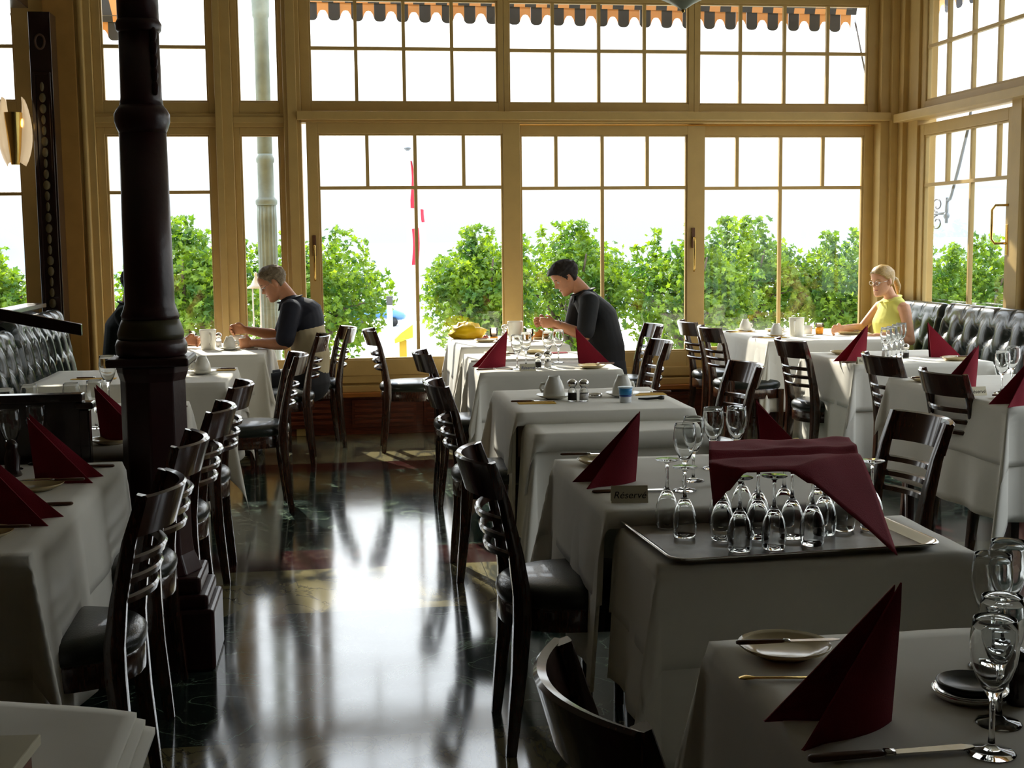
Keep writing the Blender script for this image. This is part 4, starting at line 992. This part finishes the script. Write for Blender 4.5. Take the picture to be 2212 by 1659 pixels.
# table at the right edge
put_napkin(2.995, 5.84, R(10), 'burgundy napkin standing above the large slatted chair back')
put_napkin(2.98, 5.30, R(10), 'burgundy napkin cut by the right edge of the picture')
glass(3.055, 5.68, 'nearer wine glass at the right edge, mid height', 'glasses at the right edge table'); glass(3.225, 5.90, 'farther wine glass at the right edge, mid height', 'glasses at the right edge table')
card(2.90, 5.62, R(4), 'dim reserved card behind the top rail of the large slatted chair', ink=(.02, .02, .02))
plate(2.93, 6.20, 'plate near the back left corner of the right edge table'); knife(2.93, 6.18, R(2), 'knife on the back left plate of the right edge table', z=ZT+.02, s=.9)
plate(2.99, 5.46, 'plate beside the napkin cut by the right edge'); knife(2.96, 5.42, R(2), 'knife beside the napkin cut by the right edge', z=ZT+.02, s=.9)
# left tables
put_napkin(-.955, 4.16, PI-R(8), 'dark napkin standing before the black divider at left')
put_napkin(-.955, 3.55, PI-R(10), 'nearest dark napkin at the left edge of the picture')
plate(-.93, 4.02, 'plate below the divider napkin at left'); knife(-.88, 4.04, R(178), 'knife on the plate below the divider napkin', z=ZT+.02, s=.9)
plate(-.92, 3.36, 'plate below the nearest dark napkin at left'); knife(-.89, 3.38, R(178), 'knife on the plate below the nearest dark napkin', z=ZT+.02, s=.9)
knife(-.87, 3.76, R(178), 'knife lying between the two dark napkins at left')
knife(-.86, 4.39, R(175), 'knife tip showing right of the divider napkin')
glass(-1.09, 4.40, 'wine glass at the left edge in front of the divider', 'glasses before the divider'); glass(-1.03, 4.50, 'wine glass between the left edge and the divider napkin', 'glasses before the divider')
o = NP and tag(MB().lathe([(0, 0), (.028, 0), (.030, .004), (.022, .02), (.026, .06), (.018, .085), (.022, .10), (.012, .115), (0, .12)], 24).build('pepper_mill', DARKWOOD, smooth=True), 'squat black pepper mill beside the glasses before the divider', 'pepper mill'); o.location = (-1.06, 4.28, ZT+.001)
put_napkin(-.905, 5.0, PI-R(10), 'burgundy napkin between the divider and the iron column')
plate(-.86, 4.92, 'cream plate just right of the divider post'); plate(-.83, 5.22, 'second plate behind the napkin by the column')
for x, y, lb in ((-1.275, 5.10, 'glass rim above the divider, leftmost of four'), (-1.215, 5.22, 'glass rim above the divider, second from left'), (-1.06, 5.24, 'glass rim above the divider, third from left'), (-.99, 5.34, 'glass rim above the divider, nearest the end post')):
    glass(x, y, lb, 'glasses behind the divider', s=.99)
knife(-.80, 5.95, R(175), 'red-handled knife at the table corner right of the column')
glass(-1.075, 6.13, 'large wine glass just left of the column', 'glasses behind the divider', s=1.15)
cup(-.79, 7.47, R(200), 'lone inverted cup on the left row table', 'the lone inverted cup', s=1.1)
ysheet(-.69, 7.66, R(0), 'golden paper napkin right of the lone inverted cup', .07, .035); knife(-.71, 7.68, R(180), 'knife right of the lone inverted cup', z=ZT+.004, s=.85)
ysheet(-1.36, 7.32, R(0), 'golden paper napkin left of the column, by the booth', .12, .03); knife(-1.36, 7.32, R(0), 'knife left of the column, by the booth', z=ZT+.004, s=.9)
place(PIT, (-.925, 9.18, ZT+.001), R(200), 'tall white jug on the older man\'s table', 'white porcelain jugs')
cup(-.775, 9.12, R(20), 'inverted cup in front of the older man', 'the inverted cup in front of the older man')
place(SALT, (-.875, 9.42, ZT+.001), 0, 'salt shaker behind the older man\'s jug', 'salt shakers')
t = thing('coffee_cup', 'white coffee cup standing upright by the older man\'s hand', 'cup', (-.76, 9.55, ZT+.001))
MB().lathe([(0, 0), (.02, 0), (.022, .004), (.035, .02), (.044, .05), (.046, .062), (.044, .062), (.041, .05), (.030, .02), (0, .012)], 30).build('cup_body', PORC, t, smooth=True)
MB().tube([(.042, 0, .052), (.062, 0, .052), (.064, 0, .034), (.050, 0, .022), (.036, 0, .022)], [(.004, .006)]*5, 8).build('handle', PORC, t, smooth=True); t.scale = (1.1, 1.1, 1.1)
crumple('bread_roll', 'bread roll on the older man\'s table near the column', (-1.07, 9.60, ZT+.004), .035, mat('crust', (.62, .28, .06), .6), 5, (1.4, 1, .8), 'bread roll')
crumple('bread_roll', 'small reddish roll behind the older man\'s inverted cup', (-.70, 9.32, ZT+.004), .025, mat('crust'), 8, (1.2, 1, .9), 'bread roll')
plate(-.67, 9.30, 'plate right under the older man\'s hands'); knife(-.66, 9.10, R(175), 'knife at the older man\'s place', s=.8)
plate(-1.06, 9.60, 'plate with the bread roll beside the column')

# folded linen and box at the bottom left
t = thing('linen_stack', 'stack of folded cream tablecloths at the bottom left corner', 'folded linen', (-.55, 1.86, 0))
for k, (z, w) in enumerate(((.765, .27), (.778, .262), (.790, .255))):
    P = []
    for i in range(24):
        for j in range(18):
            u, v = i/23, j/17; x = -.22+w*1.75*u; y = -.30+.50*v; 
            x2 = x-.02*math.cos(v*3)*(u > .9); bow = .03*math.sin(PI*u)
            P.append((x+.012*k*0, y+bow*v-.10*u*v, z-.012*max(0, (u-.8)*3)**2+.002*math.sin(u*9+v*5)+.003*noise.noise(Vector((u*4, v*4, k)))))
    MB().grid(P, 24, 18).build('folded_layer', CLOTH, t, smooth=True, solid=.010)
P = []
for i in range(20):
    for j in range(10):
        u, v = i/19, j/9; P.append((.10+.14*u-.02*v, -.05-.34*u+.012*math.sin(u*22)*v, .768-.55*v))
MB().grid(P, 20, 10).build('hanging_fold', CLOTH, t, smooth=True, solid=.003)
tag(MB().box(-.22, .22, -.2, .14, .03, .755).build('service_cabinet', DARKWOOD, bevel=.004), 'dark cabinet beneath the folded linen at bottom left', 'cabinet').location = (-.56, 1.86, 0)
t = thing('menu_box', 'cream-topped dark box at the very bottom left corner', 'box', (-.548, 1.623, .800), R(-4))
MB().box(-.12, .135, -.12, .10, .045, .06).build('lid', CARD_M, t, bevel=.002); MB().box(-.12, .125, -.11, .09, .0, .045).build('box_body', CHERRY, t, bevel=.002)
tag(MB().lathe([(0, 0), (.012, 0), (.013, .003), (.013, .055), (.010, .06), (.008, .10), (0, .10)], 20).build('black_bottle', BLACKP, smooth=True), 'small black bottle cut by the left edge above the cream-topped box', 'bottle').location = (-.468, 1.69, .861)

# lamps
t = thing('pendant_bowl_lamp', 'pale glass bowl of a ceiling lamp dipping in at the top centre', 'ceiling lamp', (1.34, 5.02, 2.378))
MB().lathe([(0, 0), (.012, .004), (.04, .022), (.09, .046), (.14, .085), (.17, .14), (.172, .15), (.165, .15), (.135, .09), (.085, .054), (0, .02)], 40).build('bowl', mat('milk_glass', (.62, .66, .48), .3), t, smooth=True)
MB().lathe([(0, -.012), (.008, -.006), (.006, .002), (0, .004)], 16).build('finial', BRASS, t, smooth=True)
for k in range(3): a = 2*PI*k/3; MB().tube([(.165*math.cos(a), .165*math.sin(a), .14), (.02*math.cos(a), .02*math.sin(a), .9), (0, 0, 1.24)], .004, 6).build('chain', BRASS, t)
t = thing('wall_sconce', 'gilded tapering wall lamp with two frosted shell shades at the left edge', 'wall lamp', (-2.245, 9.60, 2.06))
MB().lathe([(0, 0), (.03, .0), (.034, .02), (.062, .33), (.064, .36), (.058, .36), (.03, .03), (0, .03)], 10).build('gilded_cone', BRASS, t, smooth='auto')
def shell(sx):
    P = []
    for i in range(14):
        v = i/13
        for j in range(13):
            u = j/12; prof = math.sin(PI*min(1, .10+.86*v)**.8)**.7
            P.append((sx*(.012+.045*v+.085*prof*u), .05-.07*math.sin(u*PI*.9), .02+.46*v*(1-.06*(1-u)**2)-.03*u*u+.002*math.cos(u*26)))
    return MB().grid(P, 14, 13)
sh = bpy.data.materials.new('frosted_shell'); sh.use_nodes = True; b = sh.node_tree.nodes['Principled BSDF']
b.inputs['Base Color'].default_value = (.75, .66, .52, 1); b.inputs['Roughness'].default_value = .5; b.inputs['Transmission Weight'].default_value = .35
b.inputs['Emission Color'].default_value = (1, .75, .45, 1); b.inputs['Emission Strength'].default_value = .18
for sx in (1, -1): shell(sx).build('shell_shade', sh, t, smooth=True, solid=.004)
MB().ellipsoid((.055, .0, .29), (.016, .016, .03)).build('bulb', (lambda m: (m.node_tree.nodes['Principled BSDF'].inputs['Emission Color'].__setattr__('default_value', (1, .55, .12, 1)), m.node_tree.nodes['Principled BSDF'].inputs['Emission Strength'].__setattr__('default_value', 4.0), m)[2])(mat('lamp_glow', (1, .7, .3), .5)), t, smooth=True)
MB().tube([(0, .04, .2), (0, .30, .2)], .012, 8).build('bracket', BRASS, t)
# ------------------------------------------------------------------ people
HT = [-1, -.92, -.8, -.6, -.4, -.2, 0, .2, .4, .6, .8, .92, 1]
HW_ = [.014, .034, .046, .057, .063, .067, .070, .073, .075, .072, .057, .038, .004]
HF = [.066, .086, .090, .084, .083, .081, .080, .089, .092, .086, .064, .040, .0]
HB = [.01, .0, -.015, -.035, -.055, -.078, -.095, -.102, -.104, -.098, -.076, -.048, -.002]
def lerp(tab, t): return float(np.interp(t, HT, tab))
def head_r(th, t, female=False):
    """th: 0 = front (+y), signed to +x; returns x, y"""
    w = lerp(HW_, t)*(.94 if female else 1); f = lerp(HF, t); b = lerp(HB, t); c = (f+b)/2; h = (f-b)/2
    p = 2.3; cx, sy = math.sin(th), math.cos(th)
    rr = (abs(cx/w)**p+abs(sy/max(h, 1e-4))**p)**(-1/p)
    a = abs(th)
    nz = np.interp(t, [-.36, -.30, -.22, -.08, .10, .22], [0, .014, .030, .022, .008, 0])
    rr += nz*math.exp(-(a/(.17 if t < -.1 else .12))**2)
    rr += .007*math.exp(-((t+.50)/.07)**2)*math.exp(-(a/.30)**2) - .004*math.exp(-((t+.555)/.02)**2)*math.exp(-(a/.3)**2)
    rr -= .011*math.exp(-((t-.02)/.11)**2)*math.exp(-((a-.42)/.2)**2)
    rr += .004*math.exp(-((t-.20)/.07)**2)*math.exp(-((a-.35)/.35)**2)
    return rr*cx, c+rr*sy
def head_mesh(m, M, s, female=False):
    P = []; nr, ns = 44, 56
    for i in range(nr):
        t = -1+2*i/(nr-1)
        for k in range(ns):
            th = -PI+2*PI*k/ns; x, y = head_r(th, t, female); P.append(M @ Vector((x*s, y*s, t*.12*s)))
    m.grid(P, nr, ns, True); n0 = len(m.v)-nr*ns
    m.f += [tuple(n0+k for k in range(ns))[::-1], tuple(n0+(nr-1)*ns+k for k in range(ns))]; m.mi += [0, 0]
    for sx in (-1, 1):
        m.ellipsoid(M @ Vector((sx*.074*s, -.012*s, -.004*s)), (.011*s, .020*s, .033*s), 12, 8, m=M.to_3x3() @ Matrix.Rotation(sx*R(-18), 3, 'Z'))
def hair_mesh(M, s, mask, thick, bumpy=.007, female=False, quiff=0.0):
    P = []; nr, ns = 46, 64
    for i in range(nr):
        t = -.98+1.98*i/(nr-1)
        for k in range(ns):
            th = -PI+2*PI*k/ns; x, y = head_r(th, t, female); q = mask(abs(th), t)
            o = (-.012+(.012+thick)*max(0, min(1, q)))+bumpy*(noise.noise(Vector((x*45, y*45, t*6)))+.7*noise.noise(Vector((x*130, y*130, t*16))))*(q > .4)+quiff*max(0, q)*math.exp(-(abs(th)/.55)**2)*math.exp(-((t-.72)/.16)**2)
            c = (lerp(HF, t)+lerp(HB, t))/2; d = math.hypot(x, y-c)+1e-6
            zz = t*.12+ (o if t > .75 else 0)*max(0, (t-.75)*4)
            P.append(M @ Vector(((x+x/d*o)*s, (y+(y-c)/d*o)*s, zz*s)))
    m = MB().grid(P, nr, ns, True); m.f.append(tuple((nr-1)*ns+k for k in range(ns))); m.mi.append(0); return m
def hand(m, wrist, fwd, side, up, s=1.0, curl=.5, thumb=1, finger_gap=1.0):
    """palm and five separate fingers; fwd from the wrist, side towards little finger, up = back of the hand"""
    f, sd, u = Vector(fwd).normalized(), Vector(side).normalized(), Vector(up).normalized(); w = Vector(wrist)
    m.limb([w, w+f*.035*s, w+f*.085*s], [(.026*s, .018*s), (.036*s, .016*s), (.040*s, .013*s)], 14, 4, up=tuple(sd))
    for k, (L, off) in enumerate(((.066, -.029), (.074, -.010), (.069, .010), (.054, .028))):
        base = w+f*(.086-.004*abs(k-1))*s+sd*off*s*1.05; c = curl*(1+.12*k)
        p = [base]; d = f
        for j, seg in enumerate((.42, .32, .26)):
            ang = c*(.55+.35*j); d = (f*math.cos(ang*(j+1)*.8)-u*math.sin(ang*(j+1)*.8)).normalized(); p.append(p[-1]+d*L*seg*s)
        m.limb(p, [.0088*s, .0084*s, .0078*s, .0066*s], 9, 3)
    tb = w+f*.028*s-sd*.030*s
    m.limb([tb, tb+(f*.6-sd*.6-u*.35).normalized()*.036*s, tb+(f*.6-sd*.6-u*.35).normalized()*.036*s+(f*.9-sd*.05-u*.45*curl*2).normalized()*.032*s], [.0125*s, .0105*s, .0080*s], 10, 4)
def person(name, label, loc, rz, skin, shirt, P, yoke=None, trousers=None, hair=None, hmask=None, hthick=.012, female=False, sleeves=True, s=1.0, glasses=False):
    t = thing(name, label, 'person', loc, rz)
    V = Vector
    hip, belly, chest, neck0 = V(P['hip']), V(P['belly']), V(P['chest']), V(P['neck'])
    hc = V(P['head']); tilt = P['tilt']; turn = P.get('turn', 0)
    Mh = Matrix.Translation(hc) @ Matrix.Rotation(turn, 4, 'Z') @ Matrix.Rotation(-tilt, 4, 'X')
    b = MB(); SK = MAT[skin]
    head_mesh(b, Mh, s, female)
    nk = .056 if not female else .045
    b.limb([neck0-V((0, .0, .05)), neck0, Mh @ V((0, -.028*s, -.045*s))], [nk*1.25, nk, nk*.95], 16, 4)
    sw = P.get('sw', .185)
    b.limb([hip, belly, chest, neck0-V((0, .01, .03))], [(.15, .115), (.135, .11), (.155, .115), (.09, .07)], 20, 5, up=(1, 0, 0))
    arms = []
    for sx, A in ((-1, P['near']), (1, P['far'])):
        sh = neck0+V((sx*sw, -.01, -.065)); el, wr = V(A['elbow']), V(A['wrist'])
        k = .85 if female else 1
        b.limb([neck0+V((sx*.06, -.01, -.05)), sh, sh.lerp(el, .5), el], [.05*k, .055*k, .048*k, .040*k], 14, 4)
        b.limb([el, el.lerp(wr, .3), wr], [.041*k, .043*k, .026*k], 14, 5)
        hand(b, wr, A.get('fwd', (wr-el)), A['side'], A['up'], .98*k if not female else .88, A.get('curl', .6))
        arms.append((sx, sh, el, wr))
    legs = []
    for sx in (-1, 1):
        hj = hip+V((sx*.09, .02, -.02)); kn = V((sx*.11, hip.y+.43, .49)); an = V((sx*.12, hip.y+.40+P.get('foot', .02), .09)); toe = an+V((0, .14, -.05))
        b.limb([hj, kn], [.085, .06], 14, 6); b.limb([kn, kn.lerp(an, .35), an], [.058, .056, .036], 14, 4); b.limb([an, an+V((0, .02, -.04)), toe], [.036, .035, .026], 10, 3)
        legs.append((hj, kn, an, toe))
    b.build('body', SK, t, remesh=.0055, smo=3)
    # shirt
    g = MB(); g2 = MB(); e = .016
    tgt = g
    g.limb([hip-V((0, 0, .02)), belly, chest, neck0-V((0, .015, .055))], [(.168, .135), (.156, .132), (.178, .135), (.12, .088)], 22, 5, up=(1, 0, 0))
    sleeve_mb = g2 if yoke else g
    if yoke: g2.limb([chest-V((0, 0, .01)), chest+V((0, .0, .05)), neck0-V((0, .015, .055))], [(.184, .141), (.184, .140), (.124, .093)], 22, 5, up=(1, 0, 0))
    for sx, sh, el, wr in arms:
        if sleeves:
            sleeve_mb.limb([neck0+V((sx*.07, -.01, -.055)), sh, sh.lerp(el, .45), sh.lerp(el, .86)], [.062, .073, .070, .066], 16, 5)
        else: sleeve_mb.limb([neck0+V((sx*.05, -.01, -.045)), neck0+V((sx*.12, -.01, -.06))], [.052, .050], 14, 4)
    # turned-down collar
    cpts = []
    col = MB().tube([(neck0+V(((nk+.015)*math.cos(a), (nk+.013)*math.sin(a)+.002, .016-.034*(math.sin(a)+1)*.6))) for a in [PI/2+.25+k*(2*PI-.5)/20 for k in range(21)]], [(.007, .027)]*21, 10, up=(0, 0, 1))
    for sx in (-1, 1): col.limb([neck0+V((sx*.02, nk+.012, -.028)), neck0+V((sx*.05, nk+.022, -.075))], [(.022, .006), (.010, .005)], 10, 4, up=(1, 0, 0))
    so = g.build('shirt', MAT[shirt], t, remesh=.009, smo=4)
    col.build('collar', MAT[yoke or shirt], so, smooth=True)
    if yoke: g2.build('shirt_yoke', MAT[yoke], t, remesh=.009, smo=4)
    # trousers, shoes
    q = MB(); q.limb([hip+V((0, 0, .06)), hip-V((0, 0, .03))], [(.170, .137), (.175, .15)], 20, 4, up=(1, 0, 0))
    for hj, kn, an, toe in legs:
        q.limb([hj, kn], [.102, .075], 14, 6); q.limb([kn, an+V((0, 0, .03))], [.075, .055], 14, 5)
        MB().limb([an+V((0, -.045, -.05)), an+V((0, .04, -.045)), toe+V((0, .02, .002))], [(.038, .036), (.042, .040), (.036, .026)], 14, 4, up=(1, 0, 0)).build('shoe', BLACKP, t, smooth=True)
    q.build('trousers', MAT[trousers], t, remesh=.010, smo=4)
    ho = hair_mesh(Mh, s, hmask, hthick, female=female, quiff=P.get('quiff', 0), bumpy=.002 if female else .008).build('hair', MAT[hair], t, smooth=True)
    for sx in (-1, 1):
        MB().ellipsoid(Mh @ V((sx*.031*s, .067*s, .0*s)), (.011*s, .011*s, .008*s), 12, 8).build('eye', mat('eye_white', (.6, .55, .5), .2), t, smooth=True)
        MB().tube([Mh @ V((sx*x*s, y*s, z*s)) for x, y, z in ((.014, .087, .021), (.032, .084, .027), (.050, .070, .022))], .0028, 6).build('eyebrow', MAT[hair], t, smooth=True)
    MB().tube([Mh @ V((x*s, y*s, -.0605*s)) for x, y in ((-.022, .080), (-.010, .0895), (0, .091), (.010, .0895), (.022, .080))], .0035, 8).build('lips', mat('lip', (.38, .12, .09), .5), t, smooth=True)
    if glasses:
        ge = MB()
        for sx in (-1, 1):
            ge.tube([Mh @ V(((sx*.033+.021*math.cos(a))*s, (.094-.010*abs(math.cos(a)*.5+sx*.5*0))*s, (.0+.015*math.sin(a))*s)) for a in [2*PI*k/18 for k in range(19)]], .0013, 6)
            ge.tube([Mh @ V((sx*x*s, y*s, z*s)) for x, y, z in ((.054, .090, .005), (.074, .06, .006), (.078, -.005, .008))], .0012, 6)
        ge.tube([Mh @ V((-.012*s, .096*s, .003*s)), Mh @ V((.012*s, .096*s, .003*s))], .0012, 6)
        ge.build('eyeglasses', STEEL, t, smooth=True)
    t['hair_part'] = ho.name; return t, Mh
mat('skin_tan', (.52, .23, .115), .5, noise_amt=.06, noise_scale=30); mat('skin_fair', (.66, .34, .19), .5, noise_amt=.05, noise_scale=30)
for nm in ('skin_tan', 'skin_fair'):
    b_ = MAT[nm].node_tree.nodes['Principled BSDF']; b_.inputs['Subsurface Weight'].default_value = .08; b_.inputs['Subsurface Radius'].default_value = (.02, .008, .004)
mat('black_shirt', (.006, .006, .007), .75, bump=.2, bump_scale=20); mat('navy_cloth', (.008, .009, .018), .8, bump=.2, bump_scale=20)
mat('beige_cloth', (.50, .42, .26), .85, bump=.25, bump_scale=18); mat('lime_cloth', (.72, .70, .16), .8, bump=.25, bump_scale=18)
mat('dark_trousers', (.012, .012, .015), .8); mat('jeans', (.02, .03, .055), .8)
mat('grey_hair', (.20, .15, .09), .7, noise_amt=.5, noise_scale=120, stretch=(1, 1, 3)); mat('black_hair', (.014, .009, .006), .75, noise_amt=.4, noise_scale=90)
mat('blond_hair', (.42, .27, .09), .45, noise_amt=.35, noise_scale=90, stretch=(1, 1, 4)); mat('dark_jacket_cloth', (.008, .016, .014), .8)
def sm(x, a, b): q = max(0, min(1, (x-a)/(b-a))); return q*q*(3-2*q)
def mask_man(a, t):      # short hair with sideburns
    line = np.interp(a, [0, .6, .95, 1.25, 1.45, 1.75, 2.3, 3.2], [.60, .58, .40, .05, -.18, .12, -.45, -.52]); return sm(t, line-.04, line+.05)
def mask_old(a, t):      # receding
    line = np.interp(a, [0, .5, .9, 1.2, 1.45, 1.75, 2.3, 3.2], [.80, .74, .52, .20, -.10, .15, -.42, -.50]); return sm(t, line-.05, line+.06)
def mask_w(a, t):
    line = np.interp(a, [0, .5, .9, 1.2, 1.5, 1.8, 2.3, 3.2], [.66, .58, .38, .16, .08, .02, -.45, -.55]); return sm(t, line-.04, line+.05)
# man in black
pm, M1 = person('person', 'dark-haired man in a black shirt looking down at his breakfast', (1.92, 9.30, 0), PI/2, 'skin_tan', 'black_shirt',
    dict(hip=(0, .0, .54), belly=(0, .0, .70), chest=(0, .06, .93), neck=(0, .175, 1.12), head=(0, .305, 1.225), tilt=R(33), sw=.19, quiff=.014,
         near=dict(elbow=(-.25, .21, .815), wrist=(-.13, .40, .90), fwd=(.35, .9, .05), side=(-.1, 0, -1), up=(-1, .3, .1), curl=.7),
         far=dict(elbow=(.24, .22, .82), wrist=(.10, .43, .90), fwd=(-.35, .9, .0), side=(.1, 0, -1), up=(1, .3, .2), curl=.8)),
    trousers='dark_trousers', hair='black_hair', hmask=mask_man, hthick=.014)
MB().tube([Vector((-.145, .372, .89))+Vector((.026*math.cos(a), .012*math.sin(a)*0+.006*math.sin(a), .030*math.sin(a))) for a in [2*PI*k/16 for k in range(17)]], [(.010, .003)]*17, 8).build('wristwatch', STEEL, pm, smooth=True)
# older man
person('person', 'older man with grey hair and glasses in a navy and beige polo shirt', (-.24, 9.30, 0), PI/2, 'skin_tan', 'beige_cloth',
    dict(hip=(0, .0, .54), belly=(0, -.02, .70), chest=(0, .025, .93), neck=(0, .12, 1.10), head=(0, .235, 1.215), tilt=R(30), sw=.185,
         near=dict(elbow=(-.25, .16, .80), wrist=(-.13, .38, .805), fwd=(.3, .9, -.05), side=(-.2, 0, -1), up=(-1, .2, .1), curl=1.15),
         far=dict(elbow=(.24, .20, .82), wrist=(.12, .44, .88), fwd=(-.2, .9, .1), side=(.2, 0, -1), up=(1, .2, .6), curl=.8)),
    yoke='navy_cloth', trousers='dark_trousers', hair='grey_hair', hmask=mask_old, hthick=.009, glasses=True)
# woman
pw, M3 = person('person', 'blonde woman with ponytail and glasses in a sleeveless lime shirt', (4.13, 9.28, 0), PI/2+R(10), 'skin_fair', 'lime_cloth',
    dict(hip=(0, .0, .52), belly=(0, .01, .66), chest=(0, .03, .86), neck=(0, .045, 1.03), head=(0, .125, 1.165), tilt=R(10), turn=R(12), sw=.155,
         near=dict(elbow=(-.22, .02, .73), wrist=(-.10, .24, .765), fwd=(.3, .9, .0), side=(-1, .2, 0), up=(0, .1, 1), curl=.4),
         far=dict(elbow=(.21, .16, .80), wrist=(.10, .40, .815), fwd=(-.1, .95, -.05), side=(.3, 0, -1), up=(.6, .2, .8), curl=.8)),
    trousers='jeans', hair='blond_hair', hmask=mask_w, hthick=.012, female=True, sleeves=False, s=.93, glasses=True)
MB().limb([M3 @ Vector((0, -.105, .005)), M3 @ Vector((0, -.135, -.02)), M3 @ Vector((0, -.150, -.07)), M3 @ Vector((0, -.145, -.135))], [.018, .022, .024, .008], 12, 5).build('ponytail', MAT['blond_hair'], bpy.data.objects[pw['hair_part']], smooth=True)
MB().tube([M3 @ Vector((.019*math.cos(a), -.112, .002+.019*math.sin(a))) for a in [2*PI*k/14 for k in range(15)]], .005, 6).build('hair_tie', BLACKP, bpy.data.objects[pw['hair_part']], smooth=True)
# guest behind the column
person('person', 'guest in dark jacket mostly hidden behind the iron column, hand on table', (-1.50, 9.25, 0), -PI/2, 'skin_tan', 'dark_jacket_cloth',
    dict(hip=(0, .0, .54), belly=(0, -.02, .70), chest=(0, .01, .93), neck=(0, .05, 1.08), head=(0, .10, 1.215), tilt=R(12), sw=.19,
         near=dict(elbow=(-.24, .20, .80), wrist=(-.12, .40, .815), fwd=(.2, .9, 0), side=(-.2, 0, -1), up=(-1, .2, .4), curl=.9),
         far=dict(elbow=(.24, .16, .84), wrist=(.14, .27, 1.0), fwd=(-.1, .5, .7), side=(.2, .4, -.5), up=(1, .3, .3), curl=1.0)),
    trousers='dark_trousers', hair='black_hair', hmask=mask_man, hthick=.012)

for o in bpy.data.objects:
    if 'hair_part' in o: del o['hair_part']
    if 'used' in o: del o['used']
import numpy as np,sys
F=2800.;PT=np.radians(6.35);RO=np.radians(.6);YA=np.radians(7.45);H=1.5
def fwd(X,Y,Z):
    cy,sy=np.cos(YA),np.sin(YA)
    z=Z-H
    xc=cy*X-sy*Y; zc=sy*X+cy*Y; yc=-z
    y2=np.cos(PT)*yc-np.sin(PT)*zc ; z2=np.sin(PT)*yc+np.cos(PT)*zc
    a=np.cos(RO)*xc+np.sin(RO)*y2;b=-np.sin(RO)*xc+np.cos(RO)*y2
    return 1106+F*a/z2,829.5+F*b/z2
def ray(px,py):
    a=(px-1106)/F;b=(py-829.5)/F;z2=1
    xc=np.cos(RO)*a-np.sin(RO)*b;y2=np.sin(RO)*a+np.cos(RO)*b
    yc=np.cos(PT)*y2+np.sin(PT)*z2;zc=-np.sin(PT)*y2+np.cos(PT)*z2
    cy,sy=np.cos(YA),np.sin(YA)
    X=cy*xc+sy*zc;Y=-sy*xc+cy*zc
    return X,Y,-yc
def onz(px,py,z=0.):
    r=ray(px,py);t=(z-H)/r[2];return round(r[0]*t,3),round(r[1]*t,3),z
def ony(px,py,y):
    r=ray(px,py);t=y/r[1];return round(r[0]*t,3),y,round(H+r[2]*t,3)
def onx(px,py,x):
    r=ray(px,py);t=x/r[0];return x,round(r[1]*t,3),round(H+r[2]*t,3)
